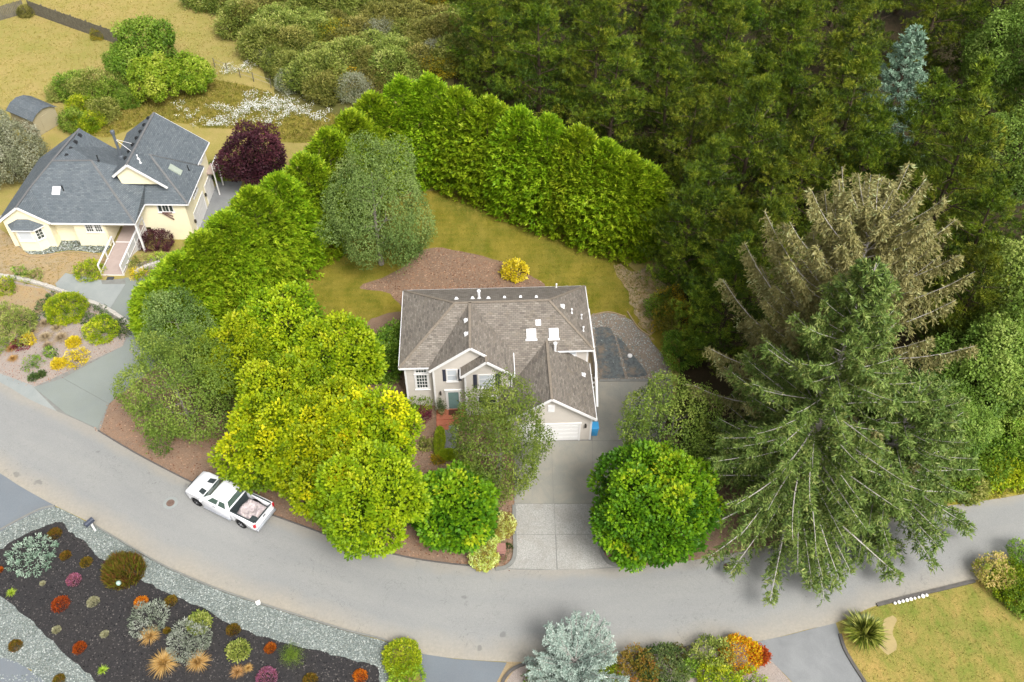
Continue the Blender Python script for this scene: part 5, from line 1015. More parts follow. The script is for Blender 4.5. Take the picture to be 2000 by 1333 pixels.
TW = thing("stone_edging", "short grey block wall below the purple shrub by the walkway", "wall", (*TWp[7], 0))
for i in range(13):
    a, b = TWp[i], TWp[i + 1]; c = (a + b) / 2 - TWp[7]; put("block", blk, TW, (c[0], c[1], -.6), (0, 0, math.atan2(*(b - a)[::-1])), (np.linalg.norm(b - a) * .96, .3, .95))

# weathered board fence in the far field
M['grey_wood'] = plain("weathered_grey_boards", C(140, 134, 118), .95, .1, .4, 3.0, bump=.4)
FP = [at(x, y) for x, y in ((-40, 52), (0, 40), (50, 26))]; FQ = [at(x, y) for x, y in ((62, 26), (100, 40), (142, 55), (190, 72), (236, 88))]
def fence(P, label):
    r = thing("board_fence", label, "fence", tuple(P[0])); rs = random.Random(8); o = P[0]
    R_, t = resample(np.array(P)[:, :2], max(2, int(np.linalg.norm(P[-1] - P[0]) / 2.4) + 1))
    for i in range(len(R_)): c = R_[i] - o[:2]; MB().box(c[0] - .06, c[0] + .06, c[1] - .06, c[1] + .06, -.1, 1.85).build("post", M['grey_wood'], r)
    for i in range(len(R_) - 1):
        a, b = R_[i] - o[:2], R_[i + 1] - o[:2]; m = MB(); n = 14; d = (b - a); nr = np.array([-d[1], d[0]]) / np.linalg.norm(d)
        for k in range(n):
            p0, p1 = a + d * (k + .05) / n - nr * .08, a + d * (k + .93) / n - nr * .08; h = 1.75 + rs.uniform(-.05, .05); m.beam((*p0, h / 2), (*p1, h / 2), .02, h)
        for z in (.4, 1.4): m.beam((*(a - nr * .05), z), (*(b - nr * .05), z), .04, .09)
        m.build("fence_panel", M['grey_wood'], r)
fence(FP, "short run of grey board fence at the far left corner"); fence(FQ, "long run of grey board fence sloping down behind the yard")
wf = thing("wire_fence", "thin wire fence on posts beside the daisies", "fence", tuple(at(420, 132))); o_ = at(420, 132); pts_ = [at(x, y) - o_ for x, y in ((420, 132), (445, 142), (470, 152), (496, 160), (530, 172))]
for p in pts_: MB().tube([(p[0], p[1], -.1), (p[0], p[1], 1.2)], [.05, .05], 6).build("post", M['grey_wood'], wf)
m = MB()
for z in (.5, 1.05):
    for a, b in zip(pts_[:-1], pts_[1:]): m.beam((a[0], a[1], z), (b[0], b[1], z), .02, .02)
m.build("wire", M['deadwood'], wf)
# potted conifer by the door, glass ball in the garden, kerb stones
pt = thing("potted_conifer", "small cone-shaped conifer in a pot left of the teal door", "potted plant", house_pt(2.95, -.55, .17))
MB().lathe([(.16, 0), (.24, .3), (.26, .32), (.22, .32)], n=14).build("pot", plain("tan_pot", C(196, 170, 120), .8), pt); put("foliage", hedge_crown("pot_conifer", M['darkgreen'], 77, .24, 1.5, n=160, nb=7, L=.12), pt)
p = at(238, 1150); gb = thing("garden_ball", "pale glass ball on a stake in front of the burgundy grass", "ornament", (p[0], p[1], 0)); MB().tube([(0, 0, -.1), (0, 0, .6)], [.02, .02], 6).build("stake", M['bronze'], gb); MB().lathe([(.02, .56), (.1, .59), (.16, .68), (.17, .74), (.14, .84), (.06, .89), (.0, .9)], n=14).build("ball", plain("pale_green_glass", lin(176, 206, 190, .8), .1, .8, .15), gb, smooth=True)
rs = random.Random(3)
for i in range(9):
    t = i / 8; px, py = 1748 + 62 * t, 1177.5 - 15.5 * t; p = at(px, py + 1, .16); s = rs.uniform(.1, .17)
    m = MB(); m.lathe([(s * .6, -.02), (s, s * .3), (s * .8, s * .7), (s * .2, s * .85)], n=7); tag(put("stone", m.mesh("stone", M['white']), None, (p[0], p[1], .135), (0, 0, i)), "small white stone on the kerb of the right-hand lawn", "stone", "white stones on the lawn kerb")
# ------------------------------------------------------------------ trees
RS = random.Random(21)
def base_of(px, py, zc):
    p = at(px, py, zc); return (p[0], p[1], float(T(p[0], p[1])) - .02)
def foot(px, py):
    p = gat(px, py); return (p[0], p[1], p[2] - .02)
maple_t = [limbs("maple_trunk", M['bark'], 6.0, .17, 2.6, 9, s, fork=2) for s in (1, 2)]
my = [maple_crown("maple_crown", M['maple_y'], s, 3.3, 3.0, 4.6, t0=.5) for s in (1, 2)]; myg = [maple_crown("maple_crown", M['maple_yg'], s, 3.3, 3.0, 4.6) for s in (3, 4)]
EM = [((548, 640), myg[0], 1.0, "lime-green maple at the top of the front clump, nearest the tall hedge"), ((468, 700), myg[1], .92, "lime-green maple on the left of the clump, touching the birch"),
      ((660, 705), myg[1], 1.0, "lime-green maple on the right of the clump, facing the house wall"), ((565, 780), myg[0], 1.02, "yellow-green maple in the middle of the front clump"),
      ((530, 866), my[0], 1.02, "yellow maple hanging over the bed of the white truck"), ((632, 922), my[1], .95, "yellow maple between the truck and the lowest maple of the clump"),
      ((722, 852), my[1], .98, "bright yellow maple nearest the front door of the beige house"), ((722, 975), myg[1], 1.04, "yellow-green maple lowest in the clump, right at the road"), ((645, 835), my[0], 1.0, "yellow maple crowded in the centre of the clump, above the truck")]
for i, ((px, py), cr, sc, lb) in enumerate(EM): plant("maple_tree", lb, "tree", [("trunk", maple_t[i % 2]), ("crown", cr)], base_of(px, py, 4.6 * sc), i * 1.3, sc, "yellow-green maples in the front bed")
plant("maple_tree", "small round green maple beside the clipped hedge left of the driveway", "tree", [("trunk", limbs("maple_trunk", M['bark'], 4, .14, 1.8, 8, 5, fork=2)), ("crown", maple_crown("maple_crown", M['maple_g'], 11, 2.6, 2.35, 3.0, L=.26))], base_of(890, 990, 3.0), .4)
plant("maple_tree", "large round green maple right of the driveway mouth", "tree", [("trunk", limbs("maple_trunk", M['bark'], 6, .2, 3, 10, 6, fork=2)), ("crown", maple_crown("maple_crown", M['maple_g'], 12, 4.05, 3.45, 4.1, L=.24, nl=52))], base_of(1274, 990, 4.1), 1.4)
bt = [limbs("birch_trunk", M['pale_bark'], hh_, .15, sp_r, 12, s, fork=2, start=.2) for s, hh_, sp_r in ((1, 8.0, 2.0), (2, 6.6, 1.3), (3, 8.2, 1.7), (4, 6.6, 1.5))]
plant("birch_tree", "tall silvery weeping birch on the bark bed behind the house", "tree", [("trunk", limbs("birch_trunk", M['pale_bark'], 11, .2, 2.2, 14, 4, fork=2, start=.2)), ("crown", birch_crown("birch_crown", M['birch_grey'], 21, 4.4, 6.0, 6.3, hang=1.4))], base_of(733, 408, 6.3), .3)
plant("birch_tree", "large olive-green birch at the corner of the neighbour's driveway", "tree", [("trunk", bt[0]), ("crown", birch_crown("birch_crown", M['birch'], 22, 4.05, 4.5, 4.8))], base_of(345, 765, 4.8), .9)
plant("birch_tree", "smaller dark birch between the hedge and the corner birch", "tree", [("trunk", bt[1]), ("crown", birch_crown("birch_crown", M['birch_grey'], 23, 2.7, 3.7, 4.2))], base_of(352, 652, 4.2), 1.7, (1, 1, 1))
plant("birch_tree", "leafy birch in front of the house wall and garage", "tree", [("trunk", bt[2]), ("crown", birch_crown("birch_crown", M['birch'], 24, 3.45, 4.4, 4.9))], base_of(972, 858, 4.9), 2.4)
plant("birch_tree", "birch beside the parking slab above the large round maple", "tree", [("trunk", bt[3]), ("crown", birch_crown("birch_crown", M['birch'], 25, 3.3, 3.7, 4.0))], base_of(1312, 835, 4.0), 3.3, (1, 1, .8) if False else 1.0)
# tall cypress hedge
hc = [hedge_crown("cypress_crown", M['hedge'], s, 2.9, 10, n=1900) for s in (31, 32, 33)]; ht = limbs("cypress_trunk", M['bark'], 9, .2, 1.2, 6, 9)
HL = [(342, 655, 6.2), (388, 632, 7.6), (436, 605, 8.6), (484, 580, 9.4), (532, 550, 10.0), (580, 520, 10.2), (626, 482, 10.2), (668, 440, 10.2), (708, 400, 10.4), (748, 365, 10.6), (800, 348, 10.8)]
HB = [(850, 345, 11), (903, 360, 11), (957, 382, 11), (1012, 405, 11), (1066, 428, 11), (1120, 448, 11), (1168, 466, 10.6), (1210, 482, 10), (1244, 478, 9.2)]
for k, (lst, lb, gp) in enumerate(((HL, "dense yellow-green cypress in the hedge between the two houses", "cypresses of the hedge between the houses"), (HB, "dense yellow-green cypress in the hedge curving behind the back lawn", "cypresses of the hedge behind the lawn"))):
    for i, (px, py, h) in enumerate(lst):
        s = h / 10; plant("cypress_tree", lb, "tree", [("trunk", ht), ("crown", hc[(i + k) % 3])], foot(px, py), RS.uniform(0, 6.3), (RS.uniform(.98, 1.12) * (.8 + .2 * s), RS.uniform(.98, 1.12) * (.8 + .2 * s), s * RS.uniform(.96, 1.03)), gp)
# forest
pv = [pine_crown("pine_crown", M[m_], s, 17, 4.6, 1.5, 17, 6, 26, 15, up=u_, W=.13) for m_, s, u_ in (('pine', 41, .6), ('pine2', 42, .55), ('pine', 43, .7), ('pine2', 44, .65))]
pt_ = [limbs("pine_trunk", M['bark'], 16.5, .26, 3.4, 26, s, start=.12) for s in (1, 2)]
PF = [(905, -70), (1020, -90), (1140, -80), (1270, -95), (1400, -80), (1530, -95), (1660, -80), (1790, -95), (1920, -80), (2040, -60),
      (945, 30), (1055, 20), (1175, 35), (1300, 20), (1430, 40), (1560, 25), (1690, 40), (1830, 30), (1950, 25), (960, 105), (1050, 130), (1170, 130), (1290, 120), (1410, 140), (1530, 120), (1650, 140), (2060, 140),
      (1200, 215), (1300, 225), (1420, 235), (1540, 220), (1650, 250), (1780, 300), (1340, 300), (1460, 320), (1570, 330), (1680, 350), (1850, 380), (1380, 395), (1500, 420), (1900, 480), (1420, 500), (1340, 450), (1480, 520), (1420, 590), (1880, 600), (2060, 420), (2070, 600)]
for i, (px, py) in enumerate(PF):
    s = RS.uniform(.88, 1.14) * (.8 if py > 380 else (.85 if px < 1000 else 1)); plant("pine_tree", "dark green pine standing in the forest beyond the hedge", "tree", [("trunk", pt_[i % 2]), ("crown", pv[i % 4])], base_of(px, py, 9.0 * s), RS.uniform(0, 6.3), (s * RS.uniform(.9, 1.1), s * RS.uniform(.9, 1.1), s), "pines of the forest")
n_, b_, t_ = spruce("blue_spruce", M['bluespruce'], M['bark'], 51, 17, 4.4, 80, 3, .1, .3, dens=1.0, shape=.9)
plant("blue_spruce", "pale blue-green spruce standing out among the dark pines", "tree", [("trunk", t_), ("branches", b_), ("needles", n_)], base_of(1745, 190, 10), 0)
plant("cypress_tree", "bright green pointed conifer at the right among the dark pines", "tree", [("trunk", pt_[0]), ("crown", pine_crown("conifer_crown", M['pine3'], 52, 18, 3.6, 1.5, 28, 7, 14, 15, up=.45, shape=.95))], base_of(1880, 235, 12), 0)
al = [birch_crown("alder_crown", M['alder'], s, 3.6, 4.6, 6.5, k=11, L=.2, hang=.6) for s in (61, 62)]; alt = limbs("alder_trunk", M['bark'], 9, .18, 2.6, 12, 3)
for i, (px, py, sc, lb) in enumerate(((1975, 110, 1.15, "pale green leafy tree at the top right edge"), (1985, 300, 1.0, "grey-green leafy tree at the right edge beside the dark pines"), (1950, 590, 1.0, "leafy tree right of the spruces, upper one"), (1990, 700, 1.05, "leafy tree at the right edge above the verge"), (1915, 735, .9, "leafy tree close behind the right spruce boughs"), (1860, 840, .7, "low leafy tree at the foot of the spruces on the right"))):
    plant("alder_tree", lb, "tree", [("trunk", alt), ("crown", al[i % 2])], base_of(px, py, 6.5 * sc), i * 1.1, sc)
# the two great spruces and a lower one
n_, b_, t_ = spruce("spruce", M['spruce'], M['spruce_bark'], 71, 24.0, 8.7, 230, 2.4, .24, .32, dens=1.2, shape=.95, lowbias=1.35, rv=.12, tw=1.15, hang=.12, br=.75, W=.26)
plant("spruce_tree", "huge green spruce with silvery branches drooping over the road", "tree", [("trunk", t_), ("branches", b_), ("needles", n_)], foot(1530, 1002), .4)
n_, b_, t_ = spruce("brown_spruce", M['brownspruce'], M['spruce_bark'], 72, 22.8, 9.0, 130, 3.0, .10, .32, dens=1.9, tw=1.25, hang=.4, shape=.52, lowbias=.9, rise=.18, W=.26, rv=.25, br=.7)
plant("spruce_tree", "tall tan-tinged spruce with cone-laden top behind the green one", "tree", [("trunk", t_), ("branches", b_), ("needles", n_)], foot(1556, 868), 1.4)
n_, b_, t_ = spruce("low_spruce", M['spruce'], M['spruce_bark'], 73, 13, 7.2, 130, 1.6, .16, .34, dens=1.2, br=.75, hang=.1, shape=.75, W=.24)
plant("spruce_tree", "shorter spruce at the right, its boughs reaching over the verge and road", "tree", [("trunk", t_), ("branches", b_), ("needles", n_)], foot(1690, 985), 2.2)

# ------------------------------------------------------------------ scrub on the slope
SC = [bush("scrub", M[m_], s, 2.0, 2.6, 300, 20, .18, .5, .30, amp=.4, tint=(.15, .75)) for m_, s in (('scrub', 81), ('scrub', 82), ('scrub_o', 83), ('scrub_o', 84))]
GO = bush("gorse", M['gorse'], 85, 1.8, 2.0, 220, 18, .15, .5, .3, amp=.3, tint=(.0, .62)); GS = blades("dead_scrub", M['grey_scrub'], 86, 420, 2.6, 1.9, .05, .35, .3, spread=(.1, 1))
SG = bush("grey_scrub", M['grey_scrub'], 87, 1.9, 2.2, 330, 20, .15, .4, .3, amp=.15)
SPOLY = smooth_poly(px_poly([(450, -50), (470, 50), (515, 100), (545, 150), (600, 175), (670, 215), (740, 185), (830, 155), (890, 150), (920, 60), (900, -60)]), 3)
cand = scatter(SPOLY, 900, 9); keep = []
for c in cand:
    if all((c[0] - k[0]) ** 2 + (c[1] - k[1]) ** 2 > 2.2 ** 2 for k in keep): keep.append(c)
LB = {0: ("green scrub bush on the wild slope behind the hedge", "green scrub bushes"), 1: ("olive-brown scrub bush on the wild slope behind the hedge", "olive scrub bushes"), 2: ("gorse bush with yellow flowers on the wild slope", "flowering gorse bushes"), 3: ("grey-green bush on the wild slope behind the hedge", "grey scrub bushes")}
for i, c in enumerate(keep):
    r = RS.random(); kd = 0 if r < .62 else (1 if r < .86 else (2 if r < .93 else 3)); me = {0: SC[i % 2], 1: SC[2 + i % 2], 2: GO, 3: SG}[kd]
    s = RS.uniform(.8, 1.5); one("scrub_bush", LB[kd][0], "bush", me, (c[0], c[1], 0), RS.uniform(0, 6.3), (s, s, s * RS.uniform(.8, 1.15)), LB[kd][1])
for px, py, me, sc, nm, lb in ((530, 130, GS, 1.1, "dead_shrub", "bare grey twiggy shrub at the edge of the scrub"), (570, 170, SG, .9, "grey_bush", "grey-green bush below the bare twiggy shrub"), (405, 8, SC[0], 1.3, "scrub_bush", "dark round bush at the top edge of the dry field"), (195, 74, GO, .55, "fence_bush", "small reddish-green bush at the end of the board fence"), (54, 30, SC[2], .5, "fence_bush", "brown bush at the corner of the board fence"), (500, 55, SC[2], 1.3, "scrub_bush", "brown hollow-sided bush at the field's edge")):
    p = foot(px, py); one(nm, lb, "bush", me, p, 1.0, sc)
# back-yard shrubs of the neighbour
gl = [birch_crown("yard_tree_crown", M['yardleaf'], s, 2.5, 2.2, 3.1, k=11, L=.24, hang=.45, nl=26) for s in (91, 92)]; gt = limbs("yard_tree_trunk", M['bark'], 4.5, .12, 1.8, 8, 8, start=.15); ggr = birch_crown("yard_tree_crown", M['broadleaf'], 93, 2.9, 2.6, 3.6, k=11, L=.24, hang=.45, nl=26)
for px, py, cr, zc, sc, lb in ((285, 85, ggr, 3.6, 1.05, "open leafy green tree at the end of the board fence"), (302, 150, gl[0], 3.1, .95, "pale yellow-green tree in the neighbour's back yard"), (372, 140, gl[1], 3.1, .85, "yellow-green tree beside the meadow with a leaning trunk"), (245, 118, ggr, 3.6, .7, "low green tree behind the neighbour's shrubbery")):
    plant("yard_tree", lb, "tree", [("trunk", gt), ("crown", cr)], base_of(px, py, zc * sc), px * .1, sc)
sh_ = [bush("shrub", M[m_], s, 1.7, 2.1, 230, 18, .17, .55, .3, amp=.3) for m_, s in (('green', 101), ('scrub', 102), ('bright', 103))]
for i, (px, py, k, sc, lb) in enumerate(((150, 185, 0, 1.15, "dark green shrub behind the shed"), (185, 190, 1, 1.3, "large shrub in the middle of the yard shrubbery"), (215, 200, 0, 1.1, "green shrub between the shed and the grey roof"), (165, 225, 2, .95, "bright green shrub beside the shed wall"), (205, 232, 1, 1.0, "flowering pale shrub below the yard trees"), (150, 250, 0, .9, "green shrub at the shed's corner"), (230, 175, 1, 1.0, "olive shrub under the yard trees"), (120, 190, 1, .8, "low shrub at the far side of the shed"), (185, 252, 2, .8, "yellow-green shrub nearest the grey roof"), (255, 205, 0, .8, "small shrub at the edge of the meadow"))):
    one("shrub", lb, "shrub", sh_[k], foot(px, py), i, sc, "shrubs in the neighbour's back yard")
wil = birch_crown("willow_crown", M['grey_scrub'], 104, 3.6, 2.7, 2.7, k=11, L=.16, hang=.6)
plant("willow_bush", "large grey-green willow bush left of the cream house", "bush", [("trunk", gt), ("crown", wil)], foot(30, 345), .5)
plant("willow_bush", "second grey-green willow bush at the left picture edge below the shed", "bush", [("trunk", gt), ("crown", wil)], foot(-20, 310), 2.5, .9)
plant("plum_tree", "round purple-leaved plum tree beside the cream house", "tree", [("trunk", limbs("plum_trunk", M['bark'], 4.6, .16, 2.3, 9, 12, fork=2)), ("crown", maple_crown("plum_crown", M['plum'], 105, 3.15, 2.5, 3.3, L=.2, rc=.34))], base_of(490, 287, 3.3), 0)
# daisies in the meadow and dry grass tufts
rng = np.random.default_rng(7); DP = [(535, 205, 1.5, 500), (510, 215, 1.4, 420), (560, 212, 1.6, 420), (590, 222, 1.3, 300), (625, 232, .9, 160), (430, 240, 1.2, 260), (455, 228, 1.2, 260), (475, 215, 1.1, 260), (420, 212, .5, 60), (365, 230, .8, 90), (345, 208, .4, 30), (495, 190, .7, 120), (445, 140, .9, 160), (478, 135, 1.0, 170), (410, 245, .7, 120), (530, 240, 1.0, 220)]
Vd = []; Td = []
for px, py, r, n in DP:
    c = at(px, py)[:2]; n = int(n * 1.1); P = c + c * 0 + (rng.normal(0, r * .62, (max(3, n // 14), 2)) * [1.5, 1])[rng.integers(0, max(3, n // 14), n)] + rng.normal(0, .2, (n, 2)); z = rng.uniform(.25, .55, n); B = np.stack([P[:, 0], P[:, 1], z], 1)
    for k in range(2):
        a = rng.random(n) * 6.28; D = np.stack([np.cos(a), np.sin(a), 0 * a], 1); l = rng.uniform(.05, .09, n); V, t = leafquads(B - D * l[:, None] / 2, D, np.array([[0, -.3, 1.0]]) + rng.normal(0, .2, (n, 3)), l, l * .9, rng.uniform(.4, 1, n)); Vd.append(V); Td.append(t)
    S = B.copy(); S[:, 2] = -.01; V, t = leafquads(S, B - S, rdir(rng, n), z, np.full(n, .03), np.zeros(n)); Vd.append(V); Td.append(t)
V = np.vstack(Vd); tag(put("daisies", nmesh("daisies", V, quads(V), M['daisy'], np.concatenate(Td))), "drifts of white daisies in the meadow beyond the plum tree", "flowers", kind="stuff")
def tufts(name, label, P, n, seed, h, mat, per=5, avoid=(), wd=.05):
    rng = np.random.default_rng(seed); c = scatter(P, n, seed, avoid); q0 = np.repeat(c, per, 0) + rng.normal(0, h * .35, (n * per, 2)); m = len(q0)
    B = np.stack([q0[:, 0], q0[:, 1], np.full(m, -.01) + T(q0[:, 0], q0[:, 1])], 1); D = unit(rng.normal(0, .5, (m, 3)) + [0, 0, 1]); l = h * rng.uniform(.5, 1.3, m)
    V, t = leafquads(B, D, rdir(rng, m), l, np.full(m, wd), np.clip(np.repeat(rng.random(n), per) + rng.normal(0, .15, m), 0, 1))
    tag(put(name, nmesh(name, V, quads(V), mat, t)), label, "grass", kind="stuff")
M['meadowblade'] = foliage("meadow_grass_blade", [C(112, 120, 36), C(146, 144, 52), C(180, 164, 80), C(206, 184, 110)], .2, fb=1.0); M['lawnblade'] = foliage("lawn_grass_blade", [C(112, 116, 20), C(146, 138, 36), C(172, 152, 56), C(196, 172, 86)], .2, fb=1.0); M['greenblade'] = foliage("green_grass_blade", [C(120, 142, 44), C(160, 164, 70), C(190, 178, 92), C(206, 180, 116)], .2, fb=1.0)
tufts("field_grass", "dry golden grass of the far field", np.array(px_poly([(-40, 250), (-40, -40), (440, -40), (520, 120), (420, 160), (330, 190), (230, 260)])), 9000, 1, .12, M['grassblade'], 5)
tufts("meadow_grass", "long rough grass of the meadow", SHEETS["meadow"], 4500, 2, .3, M['meadowblade'], 5)
tufts("lawn_grass", "mown golden-green grass of the back lawn", SHEETS["back_lawn"], 9000, 3, .07, M['lawnblade'], 5, (SHEETS["back_bed"], SHEETS["side_bed"], SHEETS["gravel_court"], SHEETS["front_bed"]))
tufts("front_lawn_grass", "short patchy grass of the lower right lawn", SHEETS["front_lawn"], 5000, 4, .08, M['greenblade'], 5, (SHEETS["sand_patch"],))
tufts("dry_strip_grass", "straggly grass on the dry strip at the lawn's right end", SHEETS["dry_strip"], 900, 6, .14, M['greenblade'], 6)
tufts("yard_straw_grass", "straw-dry grass of the neighbour's front yard", SHEETS["straw_yard"], 1500, 7, .09, M['grassblade'], 6, (SHEETS["river_rock_bed"],))
tufts("verge_grass", "grass and weeds along the road below the trees", SHEETS["verge"], 1200, 5, .22, M['greenblade'], 6)
# loose chips and stones
def chips(name, label, P, n, seed, size, mat, avoid=(), flat=.25, z=.03):
    rng = np.random.default_rng(seed); c = scatter(P, n, seed, avoid); n = len(c); s = size * rng.uniform(.5, 1.5, n)
    oc = np.array([[1, 0, 0], [0, 1, 0], [-1, 0, 0], [0, -1, 0], [0, 0, 1]]) * [1, .7, flat]; a = rng.random(n) * 6.28; R = np.stack([np.stack([np.cos(a), -np.sin(a)], -1), np.stack([np.sin(a), np.cos(a)], -1)], -2)
    V = np.broadcast_to(oc, (n, 5, 3)).copy(); V[..., :2] = np.einsum('nij,nkj->nki', R, V[..., :2]); V += rng.normal(0, .12, V.shape); V = V * s[:, None, None] + np.concatenate([c, np.full((n, 1), z)], 1)[:, None]
    f = np.array([[0, 1, 4], [1, 2, 4], [2, 3, 4], [3, 0, 4]]); F = (f[None] + (np.arange(n) * 5)[:, None, None]).reshape(-1, 3)
    tag(put(name, nmesh(name, V.reshape(-1, 3), F, mat, np.repeat(rng.random(n), 5))), label, "gravel" if 'stone' in name or 'gravel' in name else "mulch", kind="stuff")
M['chip'] = foliage("bark_chip", [C(110, 76, 56), C(156, 116, 88), C(188, 148, 116), C(206, 174, 146)], 0.0, .9, 0.0, .1, fb=.95); M['dchip'] = foliage("black_chip", [C(34, 34, 36), C(66, 64, 66), C(96, 92, 90), C(140, 134, 128)], 0.0, .9, 0.0, .1, fb=.8); M['gstone'] = foliage("gravel_stone", [C(112, 122, 120), C(156, 166, 160), C(196, 204, 198), C(232, 236, 230)], 0.0, .8, 0.0, .2, fb=.8)
chips("gravel_stones", "blue-grey gravel stones of the border south of the road", SHEETS["gravel_border"], 9000, 11, .055, M['gstone'], (SHEETS["dark_bed"],), .6, .02)
chips("dark_mulch_chips", "black bark chips of the heather bed", SHEETS["dark_bed"], 9000, 12, .05, M['dchip'])
chips("bark_mulch_chips", "tan bark chips of the front beds", SHEETS["front_bed"], 9000, 13, .07, M['chip'], z=.024)
chips("bed_bark_chips", "bark chips of the bed behind the house", SHEETS["back_bed"], 3500, 14, .07, M['chip'], z=.02)
chips("court_gravel", "loose gravel of the court beside the house", SHEETS["gravel_court"], 3000, 15, .06, M['gstone'], z=.026)
chips("bed_gravel_stones", "pinkish gravel of the neighbour's plant bed", SHEETS["plant_bed"], 3500, 16, .05, M['chip'], z=.02)
chips("river_stones", "green-grey river stones along the cream house", SHEETS["river_rock_bed"], 900, 17, .08, M['gstone'], (), .7, .03)

# ------------------------------------------------------------------ garden plants
fl = blades("flax", M['flax'], 111, 620, 2.1, 1.6, .14, .7, .35, tint=(0, 1))
one("flax", "big clump of sword-leaved flax at the corner of the right lawn", "flax", fl, foot(1685, 1243), 0); one("flax", "dark sword-leaved flax beside the house's front bed", "flax", fl, foot(786, 812), 2, .85)
n_, b_, t_ = spruce("silver_juniper", M['juniper'], M['deadwood'], 113, 2.6, 3.5, 80, .4, .05, .2, W=.34, dens=2.6, shape=.3, rv=.4, rise=.15)
plant("silver_juniper", "spreading silver-blue juniper leaning over the lower road edge", "shrub", [("stem", t_), ("branches", b_), ("needles", n_), ("foliage", bush("juniper_core", M['juniper'], 114, 2.3, 1.9, 330, 20, .16, .34, .26, amp=.4))], foot(1120, 1316), .3, .84)
def B(name, lb, cat, mat, px, py, rx, h, seed, **k): return one(name, lb, cat, bush(name, M[mat], seed, rx, h, **k), foot(px, py), seed * .7)
B("golden_cypress", "small golden cypress on the bark bed behind the roof", "shrub", 'yellow', 1005, 540, 1.05, 1.5, 120, n=120, L=.2, amp=.4)
B("rhododendron", "broad green rhododendron against the left house wall", "shrub", 'green', 752, 718, 2.0, 2.8, 121, n=300, rc=.3, L=.2); B("rhododendron", "green rhododendron below the house's left eave", "shrub", 'green', 774, 686, 1.6, 2.6, 122, n=200, rc=.3, L=.2)
B("rounded_shrub", "rounded bright green shrub under the corner window", "shrub", 'bright', 817, 795, 1.05, 1.3, 123, n=170, tint=(0, .45)); B("maroon_shrub", "low maroon shrub beside the brick landing", "shrub", 'barberry', 824, 818, .7, .7, 124, n=90)
B("dark_shrub", "dark low shrub under the yellow maple by the front bed", "shrub", 'darkgreen', 800, 838, .8, .9, 125, n=90); B("small_shrub", "small yellow-green shrub in the bare front bed", "shrub", 'scrub', 833, 873, .5, .5, 126, n=60)
m = [bush("clipped_hedge", M['hedgebox'], s, rx, h, n=420, k=16, L=.07, rc=.1, amp=.05, ry=ry) for s, rx, ry, h in ((127, .34, 1.35, .95), (128, .7, .34, .8))]
one("clipped_hedge", "narrow clipped hedge along the front path", "hedge", m[0], foot(859, 868), 0); one("clipped_hedge", "short clipped hedge at the end of the front path", "hedge", m[1], foot(877, 893), 0)
B("gold_groundcover", "orange-gold ground cover beside the clipped hedge", "ground cover", 'gorse', 858, 898, .4, .25, 129, n=40)
one("variegated_hedge", "large block-shaped variegated hedge at the road beside the driveway", "hedge", bush("variegated_hedge", M['variegated'], 130, 1.08, 1.5, n=700, k=18, L=.11, rc=.13, amp=.1, ry=1.6, tint=(.0, .95)), foot(946, 1080), .03)
one("variegated_hedge", "smaller variegated hedge block behind the entrance pillar", "hedge", bush("variegated_hedge", M['variegated'], 131, 1.2, 1.4, n=600, k=18, L=.11, rc=.13, amp=.1, ry=1.0, tint=(.0, .95)), foot(972, 1036), .2)
for px, py, r, lb in ((993, 1073, .42, "round box ball behind, next to the entrance pillar"), (980, 1091, .40, "round box ball nearest the road left of the driveway"), (1183, 1073, .40, "round box ball beside the right-hand entrance pillar"), (1202, 1092, .38, "round box ball nearest the road right of the driveway")): one("box_ball", lb, "shrub", heather("box_ball", M['darkgreen'], int(px), r, r * 1.7, 900, .08), foot(px, py), 0)
B("variegated_mound", "pale variegated mound under the large round maple at the road", "shrub", 'lime', 1238, 1098, .65, .6, 133, n=90)
B("bright_shrub", "bright green leafy shrub at the end of the curved hedge", "shrub", 'broadleaf', 1335, 545, 2.0, 2.6, 134, n=280, rc=.34, L=.22); B("broom", "green broom with yellow flowers beside the gravel court", "shrub", 'gorse', 1315, 640, 1.7, 2.4, 135, n=240, rc=.3, tint=(0, .55)); B("broom", "tall broom with orange flowers above the gravel court", "shrub", 'gorse', 1308, 605, 1.3, 2.2, 136, n=190, rc=.28, tint=(.05, .7)); B("green_shrub", "soft green shrub at the lawn's right end", "shrub", 'green', 1285, 610, 1.2, 1.6, 137, n=170); B("green_shrub", "green shrub beside the gravel court's lower end", "shrub", 'green', 1325, 700, 1.8, 2.2, 138, n=240, rc=.3); B("green_shrub", "dark leafy shrub where the hedge meets the pines", "shrub", 'darkgreen', 1300, 490, 2.0, 2.4, 139, n=240, rc=.32)
for i, (px, py, mt, r, lb) in enumerate(((1900, 905, 'broadleaf', 2.3, "rounded green shrub on the bank above the verge"), (1960, 885, 'broadleaf', 2.2, "bright shrub at the right edge of the bank"), (1840, 935, 'green', 2.0, "green shrub at the left end of the verge"), (1950, 930, 'bright', 1.5, "yellow-green shrub along the verge's right end"), (1880, 955, 'scrub', 1.3, "low weedy shrub on the verge"), (1995, 820, 'lime', 1.9, "lime-green shrub at the right picture edge"), (1800, 960, 'scrub', 1.5, "weedy shrub where the verge meets the spruce"), (2010, 905, 'broadleaf', 2, "shrub cut by the right edge above the road"))): B("bank_shrub", lb, "shrub", mt, px, py, r, r * 1.15, 140 + i, n=int(130 * r), rc=.3, L=.2, amp=.3)
